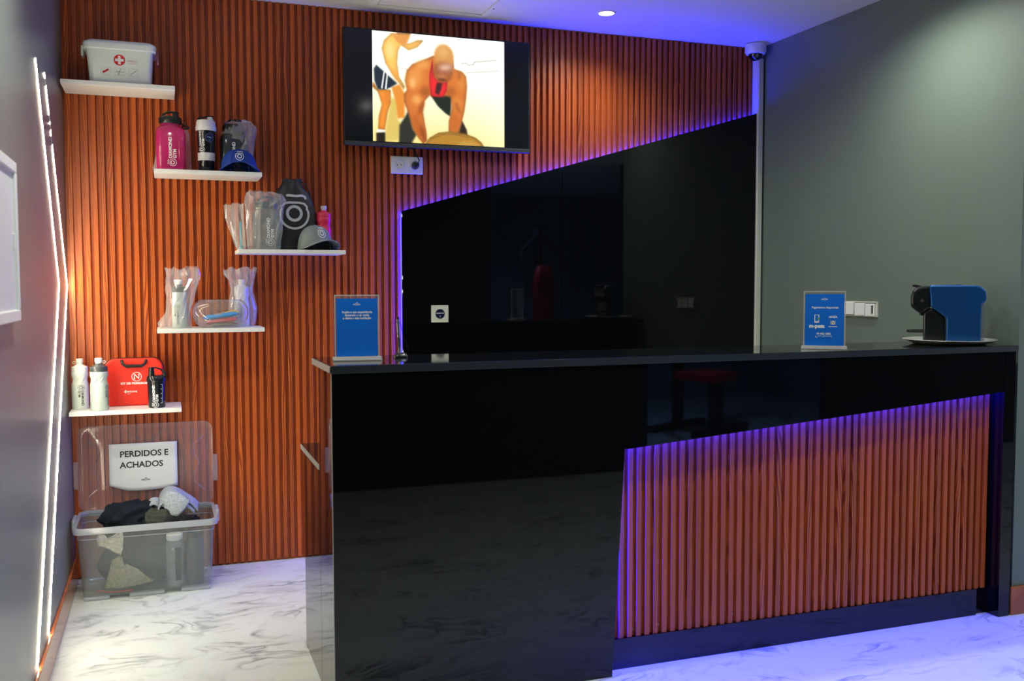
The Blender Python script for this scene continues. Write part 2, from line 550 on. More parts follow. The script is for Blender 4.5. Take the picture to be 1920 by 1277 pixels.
# recessed downlights: trim, lamp disc and the light they give
def downlight(x, y, label, watts=DOWNLIGHT_W, col=(0.97, 1.0, 0.88), size=150, lamp='downlight_lamp'):
    t = thing('downlight', label, 'downlight', (x, y, H), group='recessed ceiling downlights')
    ring = [(0.046, -0.004), (0.046, 0.002), (0.036, 0.002), (0.036, -0.004)]
    mb = MB()
    n = 36
    mb.loft([[(r * math.cos(2 * PI * i / n), r * math.sin(2 * PI * i / n), z) for i in range(n)] for r, z in ring + ring[:1]], False, False)
    mb.build('trim', WHITE, t, smooth=True)
    MB().lathe([(0.036, -0.0025), (0.0, -0.0030)], 36, cap1=False).build('lamp_disc', GLOW_W, t)
    ld = bpy.data.lights.new(lamp, 'SPOT')
    ld.energy = watts
    ld.color = col
    ld.spot_size = math.radians(size)
    ld.spot_blend = 0.9
    ld.shadow_soft_size = 0.04
    lo = bpy.data.objects.new(lamp, ld)
    COL.objects.link(lo)
    lo.parent = t
    lo.location = (0, 0, -0.012)
downlight(2.412, -0.361, 'lit round recessed downlight in the white ceiling above the black wall panel', 15.0, lamp='downlight_lamp')
# the rest of the ceiling's lamps: two wash the tops of the side walls, two mirror in the television glass, one is added to light the open side, one lights the gym blue
downlight(0.42, -1.85, 'lit round recessed downlight in the ceiling beside the grey wall with white light lines', 46.0, lamp='downlight_left_offscreen')
downlight(3.12, -1.45, 'lit round recessed downlight in the ceiling above the coffee machine', 34.0, lamp='downlight_right_offscreen')
downlight(1.80, -2.54, 'lit round recessed downlight in the ceiling in the middle of the lobby', 38.0, lamp='downlight_lobby_offscreen')
downlight(2.00, -1.18, 'lit round recessed downlight in the ceiling above the staff desk', 18.0, lamp='downlight_desk_offscreen')
downlight(3.9, -3.2, 'added round ceiling downlight lighting the open side by the dark doorway wall', 44.0, lamp='added_doorway_lamp_offscreen')  # added fixture, put here to light the open right side
downlight(4.4, -6.4, 'blue tinted recessed downlight in the ceiling of the gym beyond the doorway', 110.0, (0.25, 0.45, 1.0), lamp='downlight_gym_offscreen')

# white LED chevrons let into the left wall
def led_run(mb, a, b, w=0.0046, x=0.0015):
    """a lit line between two (y, z) points on the left wall"""
    d = Vector((b[0] - a[0], b[1] - a[1])).normalized()
    n = Vector((-d.y, d.x)) * w
    v = []
    for xx in (0.0, x):
        for p in (a, b):
            v += [(xx, p[0] + n.x, p[1] + n.y), (xx, p[0] - n.x, p[1] - n.y)]
    mb.add(v, [(0, 1, 3, 2), (4, 6, 7, 5), (0, 2, 6, 4), (1, 5, 7, 3), (0, 4, 5, 1), (2, 3, 7, 6)])
    return mb
def lerp(a, b, t):
    return (a[0] + (b[0] - a[0]) * t, a[1] + (b[1] - a[1]) * t)
def chevron(label, top, bend, bot, lit):
    t = thing('led_profile', label, 'light strip', (0, bend[0], bend[1]), group='bent light lines on the left wall')
    sh = lambda p: (p[0] - bend[0], p[1] - bend[1])
    T, B, O = sh(top), sh(bot), (0.0, 0.0)
    last = 0.0
    for a, b in lit:
        if a > last:
            led_run(MB(), lerp(T, O, last), lerp(T, O, a)).build('unlit_stretch', LEDOFF, t)
        led_run(MB(), lerp(T, O, a), lerp(T, O, b)).build('upper_line', LEDW, t)
        last = b
    led_run(MB(), O, B).build('lower_line', LEDW, t)
chevron('bent white light line on the grey wall, the whole one beside the white cabinet', (-0.954, 2.068), (-0.378, 1.302), (-1.37, 0.116), [(0, 1)])
chevron('bent white light line with unlit gaps, its bend reaching the fluted wood', (-0.691, 2.074), (-0.041, 1.302), (-1.064, 0.116), [(0.0, 0.02), (0.05, 0.17), (0.20, 0.21), (0.235, 0.26), (0.30, 1.0)])

# white shallow cabinet on the left wall
def wall_cabinet():
    t = thing('wall_cabinet', 'shallow white framed cabinet hung on the grey wall by the light lines', 'cabinet', (0, -1.82, 1.205))
    y0, y1, z1, d, w = -0.30, 0.165, 0.430, 0.022, 0.030
    fr = MB()
    fr.box(0, d, y0, y1, 0, w).box(0, d, y0, y1, z1 - w, z1).box(0, d, y0, y0 + w, w, z1 - w).box(0, d, y1 - w, y1, w, z1 - w)
    fr.build('frame', WHITE, t, bevel=0.003)
    MB().box(0, 0.014, y0 + w, y1 - w, w, z1 - w).build('door', mat('white enamel', (0.70, 0.70, 0.69), 0.4), t)
    MB().box(0.012, 0.020, y1 - w - 0.03, y1 - w - 0.016, z1 * 0.45, z1 * 0.55).build('latch', WHITE, t, bevel=0.002)
wall_cabinet()

# ------------------------------------------------------------------ black panels on the back wall
PY0, PY1 = -0.062, -0.046
DX0, DZ0, DX1, DZ1 = 1.475, 1.655, 3.462, 2.235           # the sloping top edge
SEAM = 2.311
def dz(x):
    return DZ0 + (x - DX0) * (DZ1 - DZ0) / (DX1 - DX0)
def wall_panel(label, x0, x1):
    o = MB().prism_y([(x0, 0.0), (x1, 0.0), (x1, dz(x1)), (x0, dz(x0))], PY0, PY1)
    t = thing('wall_panel', label, 'panel', ((x0 + x1) / 2, PY1, 0.0), group='black gloss wall panels')
    wpart(o, 'sheet', BLACKG, t, bevel=0.0012, seg=1)
    bt = MB()
    for xx in (x0 + 0.15, x1 - 0.15):
        bt.box(xx - 0.02, xx + 0.02, PY1, -0.013, 0.0, dz(x0) - 0.12)
    wpart(bt, 'batten', BLACKM, t)
wall_panel('black gloss wall panel with the white socket, its top edge sloping down to the wood', DX0, SEAM - 0.0012)
wall_panel('tall black gloss wall panel next to the white cable duct', SEAM + 0.0012, DX1)

def strip(name, label, a, b, y0, y1, inset, w=0.006, m=None):
    """LED strip on the hidden side of a panel edge from a to b in (x, z); inset is towards the panel"""
    d = Vector((b[0] - a[0], b[1] - a[1])).normalized()
    n = Vector(inset).normalized()
    p0, p1 = Vector(a) + n * 0.0035, Vector(b) + n * 0.0035
    q0, q1 = p0 + n * w, p1 + n * w
    t = thing(name, label, 'light strip', (a[0], (y0 + y1) / 2, a[1]))
    wpart(MB().prism_y([tuple(p0), tuple(p1), tuple(q1), tuple(q0)], y0, y1), 'diffuser', m or LEDB, t)
    r0, r1 = q0 + n * 0.003, q1 + n * 0.003
    wpart(MB().prism_y([tuple(q0), tuple(q1), tuple(r1), tuple(r0)], y0 - 0.001, y1 + 0.001), 'channel', CHROME, t)
    return t
strip('led_strip', 'blue light strip glowing along the sloping top of the black wall panels', (DX0 + 0.004, DZ0), (DX1, DZ1), -0.045, -0.018, (0.28, -0.96), m=LEDB2)
strip('led_strip', 'blue light strip glowing down the upright edge of the black wall panels', (DX0, DZ0 - 0.01), (DX0, 0.02), -0.045, -0.018, (1, 0), m=LEDB2)

# cable duct in the corner
def duct():
    t = thing('cable_duct', 'white plastic cable duct running up the corner beside the black panel', 'duct', (3.484, -0.03, 0))
    wpart(MB().box(3.464, 3.498, -0.070, -0.014, 0, 2.53), 'channel', OFFWHITE, t, bevel=0.002)
    wpart(MB().box(3.467, 3.495, -0.074, -0.069, 0, 2.53), 'cover', OFFWHITE, t, bevel=0.0015)
duct()

# ------------------------------------------------------------------ reception counter
CX0, CX1, CF = 0.851, 3.487, -1.785
def counter():
    t = thing('reception_counter', 'black gloss reception counter with a recessed fluted wood front lit blue', 'counter', (2.17, -1.6, 0))
    ZT = 1.040
    # front sheets: one reaching the floor, one above the sloping light line
    wpart(MB().prism_y([(CX0, 0.0), (1.766, 0.0), (1.8085, 0.759), (1.8085, ZT), (CX0, ZT)], CF, CF + 0.018), 'front_panel', BLACKG, t, bevel=0.001, seg=1)
    wpart(MB().prism_y([(1.8100, 0.759), (3.432, 0.885), (3.432, ZT), (1.8100, ZT)], CF, CF + 0.018), 'upper_panel', BLACKG, t, bevel=0.001, seg=1)
    wpart(MB().prism_y([(3.4335, 0.0), (CX1, 0.0), (CX1, ZT), (3.4335, ZT)], CF, CF + 0.10), 'corner_post', BLACKG, t, bevel=0.001, seg=1)
    # end sheet: full height in front, low behind
    wpart(MB().box(CX0 + 0.001, CX0 + 0.018, CF + 0.0185, -1.517, 0.0, ZT), 'end_panel', BLACKG, t, bevel=0.001, seg=1)
    wpart(MB().box(CX0 + 0.001, CX0 + 0.018, -1.5155, -1.142, 0.0, 0.700), 'low_end_panel', BLACKG, t, bevel=0.001, seg=1)
    wpart(MB().box(CX0 + 0.020, 3.43, -1.530, -1.517, 0.0, ZT), 'back_panel', BLACKG, t)
    # worktop
    wpart(MB().box(CX0 - 0.004, CX1 + 0.005, CF - 0.006, -1.420, ZT, 1.064), 'worktop', BLACKTOP, t, bevel=0.0025)
    wpart(MB().box(CX0 - 0.0065, CX0 - 0.0042, CF - 0.0035, -1.4225, ZT + 0.0025, 1.0615), 'worktop_edging', EDGE, t)
    wpart(MB().box(CX0 - 0.003, CX1 + 0.004, CF - 0.0078, CF - 0.0062, ZT + 0.0022, 1.0618), 'front_strip', mat('dark satin strip', (0.022, 0.030, 0.036), 0.30), t)  # thin strip along the front, a little paler than the worktop
    wpart(MB().box(CX0 - 0.0012, CX0 + 0.0008, CF + 0.002, CF + 0.016, 0.0, ZT), 'panel_edging', EDGE, t)
    # plinth
    wpart(MB().box(1.772, 3.372, -1.735, -1.715, 0.0, 0.1035), 'plinth', BLACKG, t)
    wpart(MB().box(3.373, 3.433, -1.722, -1.704, 0.0, 0.1035), 'plinth', BLACKG, t)
    # carcass behind the fluting
    bk = wpart(MB().box(1.775, 3.4325, -1.716, -1.700, 0.104, ZT), 'fluted_backing', WOOD, t)
    zt = lambda x: 0.759 + (x - 1.81) * 0.126 / 1.622 + 0.05
    slat = None
    x = 1.792
    sm = slat_mesh(0.80)
    while x < 3.43:
        if slat is None:
            slat = sm.build('slat', WOOD, bk)
            o = slat
        else:
            o = slat.copy()
            COL.objects.link(o)
            o.parent = bk
        o.location = (x - 2.17, -1.716 + 1.6, 0.104)
        x += PITCH
    # fixing screws along the foot of the fluting
    for i, xx in enumerate((1.87, 1.97, 2.07, 2.17, 2.27, 2.36, 2.46, 2.56, 2.66, 2.76, 2.86, 2.96, 3.06, 3.16, 3.26, 3.36)):
        q = round((xx - 1.792) / PITCH - 0.5) * PITCH + 1.792 + PITCH / 2
        wpart(MB().add(*ball(q, -1.7165, 0.125 + 0.006 * math.sin(i * 2.1), 0.0028)), 'screw', CHROME, t)
    return t

def ball(cx, cy, cz, r, n=8, m=5):
    v, f = [], []
    for j in range(m + 1):
        a = -PI / 2 + PI * j / m
        for i in range(n):
            v.append((cx + r * math.cos(a) * math.cos(2 * PI * i / n), cy + r * math.cos(a) * math.sin(2 * PI * i / n), cz + r * math.sin(a)))
    for j in range(m):
        for i in range(n):
            f.append((j * n + i, j * n + (i + 1) % n, (j + 1) * n + (i + 1) % n, (j + 1) * n + i))
    return v, f
counter()

def desk():
    t = thing('staff_desk', 'low black gloss staff desk behind the counter with a pale end edge', 'desk', (2.1, -1.28, 0))
    wpart(MB().box(CX0 + 0.003, 3.43, -1.514, -1.062, 0.703, 0.722), 'desktop', BLACKTOP, t, bevel=0.001, seg=1)
    wpart(MB().box(CX0 - 0.0005, CX0 + 0.0025, -1.512, -1.063, 0.704, 0.721), 'edging', EDGE, t)
    wpart(MB().box(3.0, 3.43, -1.10, -1.08, 0.0, 0.703), 'leg_panel', BLACKG, t)
desk()
strip('led_strip', 'blue light strip hidden under the sloping edge of the counter front', (1.806, 0.762), (3.432, 0.888), -1.764, -1.738, (-0.077, 0.997))
strip('led_strip', 'blue light strip hidden behind the upright edge of the counter front', (1.7665, 0.10), (1.803, 0.752), -1.764, -1.738, (-1, 0.055))

# ------------------------------------------------------------------ television
def paint_picture(nx, ny):
    """the still on the screen: two athletes and a barbell, as an (ny, nx, 3) array, row 0 at the bottom"""
    ss = 3
    W, Hh = nx * ss, ny * ss
    yy, xx = np.mgrid[0:Hh, 0:W]
    u = (xx + 0.5) / W
    v = (yy + 0.5) / Hh                                   # 0 top, 1 bottom
    img = np.zeros((Hh, W, 3))
    top, bot = np.array((247, 252, 240.)), np.array((238, 215, 120.))
    k = np.clip((v - 0.35) / 0.75, 0, 1)[..., None] ** 1.2
    img[:] = top * (1 - k) + bot * k
    img += (np.clip((u - 0.62) / 0.38, 0, 1) * np.clip(v - 0.3, 0, 1) * 50)[..., None] * np.array((0.2, 0.4, 1))
    def blur(a, r):
        if r < 1: return a
        for ax in (0, 1):
            for _ in range(2):
                p = np.pad(a, [(r, r) if i == ax else (0, 0) for i in range(2)], mode='edge')
                cs = np.cumsum(p, axis=ax)
                z = np.zeros_like(np.take(cs, [0], axis=ax))
                cs = np.concatenate([z, cs], axis=ax)
                n = a.shape[ax]
                a = (np.take(cs, range(2 * r + 1, 2 * r + 1 + n), axis=ax) - np.take(cs, range(0, n), axis=ax)) / (2 * r + 1)
        return a
    def put(mask, col, soft=2, al=1.0):
        m = np.clip(blur(mask.astype(float), soft), 0, 1)[..., None] * al
        img[:] = img * (1 - m) + np.array(col, float) * m
    def poly(pts, col, soft=2, al=1.0):
        ins = np.zeros((Hh, W), bool)
        n = len(pts)
        for i in range(n):
            x0, y0 = pts[i]; x1, y1 = pts[(i + 1) % n]
            if y0 == y1: continue
            c = ((v < y0) != (v < y1)) & (u < (x1 - x0) * (v - y0) / (y1 - y0) + x0)
            ins ^= c
        put(ins, col, soft, al)
        if min(col) > 40 and col[0] - col[2] > 90 and len(pts) > 8:      # round the limbs: darker towards the outline
            wide = np.clip(blur(ins.astype(float), 12), 0, 1)
            sh = np.clip((wide - 0.45) / 0.5, 0, 1)
            img[:] = np.where(ins[..., None], img * (0.76 + 0.30 * sh)[..., None] * np.array((1, 0.97, 0.92)), img)
    def ell(cx, cy, rx, ry, col, soft=3, al=1.0, rot=0.0):
        c, s = math.cos(rot), math.sin(rot)
        a, b = (u - cx) * c + (v - cy) * s, -(u - cx) * s + (v - cy) * c
        put((a / rx) ** 2 + (b / ry) ** 2 < 1, col, soft, al)
    def line(pts, w, col, al=1.0):
        for (x0, y0), (x1, y1) in zip(pts, pts[1:]):
            dx, dy = x1 - x0, y1 - y0
            t = np.clip(((u - x0) * dx + (v - y0) * dy) / (dx * dx + dy * dy), 0, 1)
            put(np.hypot(u - x0 - t * dx, v - y0 - t * dy) < w, col, 1, al)
    line([(0.662, 0.238), (0.7, 0.228), (0.724, 0.247), (0.757, 0.238), (0.767, 0.213), (0.848, 0.197), (0.933, 0.181)], 0.003, (150, 150, 140), 0.8)
    line([(0.7, 0.32), (0.829, 0.3), (0.967, 0.276)], 0.0025, (160, 160, 150), 0.8)
    line([(0.181, 0.316), (0.238, 0.323), (0.276, 0.348)], 0.002, (170, 150, 90), 0.6)
    poly([(0.138, 0.588), (0.181, 0.63), (0.181, 0.789), (0.21, 0.833), (0.181, 0.983), (0.095, 1.0), (0.09, 0.909), (0.11, 0.772)], (214, 188, 96), 5, 1.0)
    poly([(0.138, 0.502), (0.2, 0.469), (0.238, 0.557), (0.233, 0.774), (0.181, 0.784), (0.171, 0.653)], (224, 140, 52), 4, 1.0)
    poly([(0.005, 0.463), (0.038, 0.528), (0.133, 0.526), (0.133, 0.645), (0.11, 0.726), (0.086, 0.898), (0.038, 0.896), (0.043, 0.777), (0.067, 0.662), (0.038, 0.551), (0.0, 0.508)], (226, 140, 50), 4, 1.0)
    ell(0.1, 0.602, 0.0171, 0.069, (205, 115, 40), 6, 0.6, 0.0)
    poly([(0.138, 0.014), (0.086, 0.082), (0.069, 0.157), (0.095, 0.285), (0.143, 0.383), (0.181, 0.436), (0.229, 0.518), (0.238, 0.488), (0.195, 0.401), (0.181, 0.277), (0.19, 0.162), (0.21, 0.114), (0.267, 0.154), (0.333, 0.119), (0.381, 0.05), (0.333, 0.055), (0.276, 0.09), (0.238, 0.094), (0.195, 0.07), (0.181, 0.037), (0.162, 0.014)], (242, 188, 96), 4, 1.0)
    ell(0.129, 0.168, 0.0267, 0.0805, (250, 220, 150), 10, 0.7, 0.0)
    ell(0.167, 0.392, 0.0171, 0.069, (228, 150, 66), 7, 0.7, -0.3)
    poly([(0.157, 0.008), (0.281, 0.001), (0.274, 0.039), (0.252, 0.098), (0.214, 0.108), (0.181, 0.083), (0.152, 0.029)], (222, 150, 70), 4, 1.0)
    poly([(0.181, -0.001), (0.281, -0.002), (0.284, 0.013), (0.238, 0.013), (0.181, 0.015)], (120, 75, 30), 3, 0.7)
    poly([(0.011, 0.344), (0.029, 0.308), (0.181, 0.465), (0.133, 0.503), (0.09, 0.529), (0.038, 0.528), (0.014, 0.451)], (32, 44, 56), 3, 1.0)
    poly([(0.062, 0.517), (0.081, 0.366), (0.091, 0.367), (0.073, 0.52)], (240, 240, 235), 1, 1.0)
    poly([(0.09, 0.52), (0.105, 0.377), (0.115, 0.378), (0.102, 0.523)], (240, 240, 235), 1, 1.0)
    poly([(0.031, 0.891), (0.09, 0.896), (0.09, 0.918), (0.031, 0.919)], (250, 250, 245), 2, 1.0)
    poly([(0.024, 0.925), (0.09, 0.915), (0.09, 1.002), (0.024, 1.001)], (36, 26, 16), 3, 1.0)
    poly([(0.195, 0.845), (0.238, 0.762), (0.267, 0.692), (0.295, 0.873), (0.324, 0.917), (0.286, 1.001), (0.19, 1.002)], (44, 46, 36), 4, 1.0)
    poly([(0.667, 0.765), (0.705, 0.856), (0.71, 0.908), (0.633, 0.901)], (48, 36, 20), 3, 1.0)
    poly([(0.429, 0.552), (0.59, 0.527), (0.579, 0.737), (0.543, 0.711), (0.486, 0.651)], (28, 38, 24), 3, 1.0)
    poly([(0.448, 0.187), (0.371, 0.235), (0.295, 0.277), (0.252, 0.338), (0.238, 0.431), (0.252, 0.516), (0.229, 0.557), (0.23, 0.626), (0.257, 0.715), (0.276, 0.794), (0.295, 0.873), (0.333, 0.95), (0.371, 1.005), (0.398, 0.975), (0.395, 0.889), (0.381, 0.798), (0.371, 0.706), (0.381, 0.614), (0.419, 0.553), (0.581, 0.551), (0.589, 0.643), (0.581, 0.713), (0.567, 0.784), (0.564, 0.877), (0.638, 0.901), (0.667, 0.777), (0.686, 0.682), (0.7, 0.564), (0.707, 0.447), (0.7, 0.354), (0.667, 0.311), (0.61, 0.293), (0.6, 0.201)], (196, 112, 48), 4, 1.0)
    ell(0.31, 0.402, 0.0571, 0.1034, (226, 150, 72), 14, 0.85, 0.2)
    ell(0.295, 0.449, 0.019, 0.046, (250, 205, 140), 8, 0.6, 0.0)
    ell(0.371, 0.275, 0.0571, 0.0402, (232, 165, 85), 10, 0.7, -0.4)
    ell(0.662, 0.404, 0.0305, 0.0805, (214, 135, 60), 10, 0.8, 0.0)
    ell(0.648, 0.359, 0.0133, 0.0345, (160, 84, 34), 6, 0.7, 0.0)
    ell(0.324, 0.618, 0.0495, 0.0862, (206, 118, 52), 8, 0.9, 0.0)
    ell(0.324, 0.601, 0.0324, 0.0414, (240, 176, 96), 9, 0.75, 0.0)
    ell(0.357, 0.673, 0.0152, 0.069, (140, 66, 24), 7, 0.7, 0.3)
    ell(0.333, 0.836, 0.0324, 0.1092, (178, 92, 36), 9, 0.8, -0.28)
    ell(0.371, 0.913, 0.0152, 0.0805, (128, 58, 22), 7, 0.7, -0.2)
    ell(0.633, 0.616, 0.0381, 0.0632, (214, 130, 58), 8, 0.85, 0.0)
    ell(0.633, 0.651, 0.0152, 0.0517, (150, 74, 28), 6, 0.6, -0.3)
    ell(0.614, 0.792, 0.0305, 0.0862, (190, 102, 40), 8, 0.8, 0.0)
    ell(0.39, 0.521, 0.0381, 0.046, (150, 78, 32), 9, 0.7, 0.0)
    ell(0.581, 0.505, 0.0381, 0.046, (160, 86, 36), 9, 0.7, 0.0)
    poly([(0.444, 0.217), (0.421, 0.357), (0.419, 0.449), (0.433, 0.563), (0.524, 0.562), (0.549, 0.507), (0.56, 0.402), (0.505, 0.43), (0.462, 0.388), (0.45, 0.308)], (222, 42, 48), 3, 1.0)
    poly([(0.474, 0.433), (0.519, 0.427), (0.51, 0.488), (0.49, 0.547), (0.462, 0.526)], (70, 32, 32), 4, 1.0)
    ell(0.524, 0.324, 0.0743, 0.1034, (158, 86, 40), 5, 1.0, 0.0)
    ell(0.531, 0.19, 0.0743, 0.1149, (206, 142, 72), 5, 1.0, 0.0)
    ell(0.524, 0.139, 0.0476, 0.0575, (226, 176, 108), 14, 0.8, 0.0)
    ell(0.529, 0.266, 0.0667, 0.0322, (150, 84, 40), 8, 0.7, 0.0)
    ell(0.514, 0.372, 0.0381, 0.0184, (196, 130, 80), 6, 0.6, 0.0)
    ell(0.514, 0.4, 0.0324, 0.0115, (96, 44, 24), 4, 0.8, 0.0)
    poly([(0.39, 0.998), (0.419, 0.945), (0.486, 0.894), (0.571, 0.877), (0.695, 0.891), (0.771, 0.921), (0.819, 0.965), (0.838, 1.002), (0.39, 1.002)], (166, 124, 48), 3, 1.0)
    poly([(0.619, 1.003), (0.676, 0.957), (0.743, 0.952), (0.8, 0.984), (0.821, 1.003)], (190, 146, 62), 3, 1.0)
    line([(0.429, 0.956), (0.524, 0.909), (0.619, 0.902), (0.714, 0.925)], 0.003, (120, 86, 30), 0.7)
    img = np.clip(img, 0, 255)
    img = img.reshape(ny, ss, nx, ss, 3).mean(axis=(1, 3))
    return img[::-1] / 255

def television():
    X0, X1, Z0, Z1, YF = 1.197, 2.122, 1.956, 2.497, -0.092
    t = thing('television', 'wide flat black television on the fluted wood showing two athletes with a barbell', 'television', ((X0 + X1) / 2, YF, Z0))
    wpart(MB().box(X0, X1, YF, YF + 0.028, Z0, Z1), 'housing', BLACKM, t, bevel=0.002)
    wpart(MB().box(X0 + 0.14, X1 - 0.14, YF + 0.028, YF + 0.060, Z0 + 0.02, Z1 - 0.16), 'back_cover', BLACKM, t, bevel=0.01)
    wpart(MB().box(1.60, 1.72, YF + 0.060, -0.013, 2.14, 2.30), 'wall_bracket', DARKGREY, t)
    wpart(MB().box(X0 + 0.006, X1 - 0.006, YF - 0.0016, YF, Z0 + 0.020, Z1 - 0.006), 'screen', mat('black screen glass', (0.004, 0.006, 0.007), 0.10, spec=0.5), t)
    wpart(MB().box(X0, X1, YF - 0.003, YF, Z0, Z0 + 0.018), 'lower_bezel', mat('gunmetal bezel', (0.09, 0.10, 0.10), 0.35, 0.5), t, bevel=0.001)
    wpart(MB().box(1.50, 1.53, YF + 0.002, YF + 0.016, Z0 - 0.007, Z0), 'sensor', BLACKP, t)
    # the lit picture
    px0, px1, pz0, pz1 = 1.332, 1.987, Z0 + 0.022, 2.490
    nx, ny = 216, 176
    img = paint_picture(nx, ny)
    v, f = [], []
    for j in range(ny + 1):
        for i in range(nx + 1):
            v.append((px0 + (px1 - px0) * i / nx, YF - 0.0020, pz0 + (pz1 - pz0) * j / ny))
    for j in range(ny):
        for i in range(nx):
            a = j * (nx + 1) + i
            f.append((a, a + 1, a + nx + 2, a + nx + 1))
    m = bpy.data.materials.new('lit screen picture')
    m.use_nodes = True
    nt = m.node_tree
    b = nt.nodes['Principled BSDF']
    b.inputs['Base Color'].default_value = (0.01, 0.01, 0.01, 1)
    b.inputs['Roughness'].default_value = 0.10
    at = nt.nodes.new('ShaderNodeAttribute')
    at.attribute_name = 'picture'
    nt.links.new(at.outputs['Color'], b.inputs['Emission Color'])
    b.inputs['Emission Strength'].default_value = 0.62
    o = wpart(MB().add(v, f), 'picture', m, t, recalc=False)
    lin = np.where(img <= 0.04045, img / 12.92, ((img + 0.055) / 1.055) ** 2.4)
    cols = np.ones((nx * ny, 4, 4))
    cols[:, :, :3] = lin.reshape(-1, 1, 3)
    a = o.data.attributes.new('picture', 'FLOAT_COLOR', 'CORNER')
    a.data.foreach_set('color', cols.astype(np.float32).ravel())
television()

# ------------------------------------------------------------------ sockets
def recess(root, x, y, z, r=0.0205):
    MB().add([(x + q * math.cos(2 * PI * i / 24), y + dy, z + q * math.sin(2 * PI * i / 24)) for q, dy in ((r + 0.003, 0), (r + 0.0025, -0.002), (r, -0.002), (r - 0.001, 0.0002)) for i in range(24)],
             [(k * 24 + i, k * 24 + (i + 1) % 24, (k + 1) * 24 + (i + 1) % 24, (k + 1) * 24 + i) for k in range(3) for i in range(24)] + [tuple(range(72, 96))]).build('outlet', WHITE, root, smooth=True)

def tv_socket():
    t = thing('double_socket', 'white double wall socket on the fluted wood under the television', 'socket', (1.512, -0.0145, 1.880))
    MB().box(-0.079, 0.079, -0.009, 0, -0.042, 0.042).build('plate', WHITE, t, bevel=0.002)
    recess(t, -0.038, -0.010, 0)
    recess(t, 0.038, -0.010, 0)
    mb = MB()
    for sx in (-0.0095, 0.0095):
        mb.add(*ball(-0.038 + sx, -0.0105, 0, 0.0028))
    mb.build('pin_hole', INKB, t)
    p = thing('power_plug', 'black plug and lead of the television pushed into the white double socket', 'plug', (1.552, -0.026, 1.880))
    mb = MB().lathe([(0.015, 0), (0.0185, 0.004), (0.017, 0.018), (0.009, 0.030), (0.008, 0.036)], 20)
    mb.v = [(x, -z, y) for x, y, z in mb.v]
    mb.build('body', BLACKP, p, smooth=True)
    MB().tube([(0, -0.030, 0), (0.006, -0.036, 0.006), (0.012, -0.030, 0.022), (0.006, -0.018, 0.042), (-0.004, -0.010, 0.066), (-0.006, -0.006, 0.092)], 0.0028).build('lead', BLACKP, p, smooth=True)
tv_socket()

def panel_socket():
    t = thing('wall_socket', 'square white single socket with round navy sticker on the black wall panel', 'socket', (1.660, PY0, 1.160))
    MB().box(-0.043, 0.043, -0.009, 0, -0.042, 0.042).build('plate', OFFWHITE, t, bevel=0.002)
    mb = MB()
    mb.add(*[([(0.0235 * math.cos(2 * PI * i / 28), -0.0098, 0.0235 * math.sin(2 * PI * i / 28)) for i in range(28)] + [(0.0235 * math.cos(2 * PI * i / 28), -0.009, 0.0235 * math.sin(2 * PI * i / 28)) for i in range(28)]),
             [tuple(range(28))] + [(i, (i + 1) % 28, (i + 1) % 28 + 28, i + 28) for i in range(28)]])
    st = mb.build('sticker', mat('navy sticker', (0.004, 0.008, 0.040), 0.3), t)
    d = D2().text('DIAMOND', 0.0085, 0, 0.003, 0.0002).add((emblem().v, emblem().f), 0.0042, 0, -0.013)
    d.flat(-0.0101).build('lettering', INKW, st)
panel_socket()

def wall_modules():
    t = thing('switch_modules', 'three uncovered white switch modules set in the grey green wall', 'switch', (RW, -0.873, 1.184))
    for i, (a, b, dzz) in enumerate(((-0.106, -0.044, -0.003), (-0.036, 0.030, -0.001), (0.040, 0.104, 0.002))):
        q = MB().box(-0.014, 0, a, b, -0.030 + dzz, 0.029 + dzz).build('module', WHITE, t, bevel=0.002)
        if i == 0:
            MB().box(-0.0165, -0.0138, a + 0.008, a + 0.016, -0.020, 0.018).build('slot', INKB, q)
    fr = MB()
    fr.box(-0.006, 0, -0.119, 0.109, -0.036, -0.031).box(-0.006, 0, -0.119, 0.109, 0.031, 0.036)
    fr.box(-0.006, 0, -0.119, -0.110, -0.032, 0.032)
    fr.build('mounting_frame', OFFWHITE, t)
wall_modules()

# dome camera
def dome_camera():
    t = thing('dome_camera', 'white dome security camera with dark eye under the ceiling corner', 'camera', (3.428, -0.095, H))
    MB().lathe([(0.046, 0.0), (0.046, -0.006), (0.040, -0.006)], 28, 0.018, -0.01).build('ceiling_plate', WHITE, t, smooth=True)
    MB().lathe([(0.054, -0.006), (0.057, -0.012), (0.057, -0.044), (0.051, -0.056), (0.040, -0.058)], 36).build('housing', WHITE, t, smooth=True)
    dm = [(0.0375 * math.cos(a), -0.056 - 0.036 * math.sin(a)) for a in [i * PI / 2 / 8 for i in range(9)]]
    dome = MB().lathe(dm, 32).build('dome', mat('smoked dome', (0.004, 0.005, 0.008), 0.05, spec=0.8), t, smooth=True)
    mb = MB().lathe([(0.0085, 0.0), (0.0095, 0.003), (0.006, 0.005)], 16)
    mb.v = [(x - 0.012, -z - 0.0325, y - 0.072) for x, y, z in mb.v]
    mb.build('lens', mat('lens glass', (0.35, 0.34, 0.15), 0.15, 0.6), dome, smooth=True)
dome_camera()

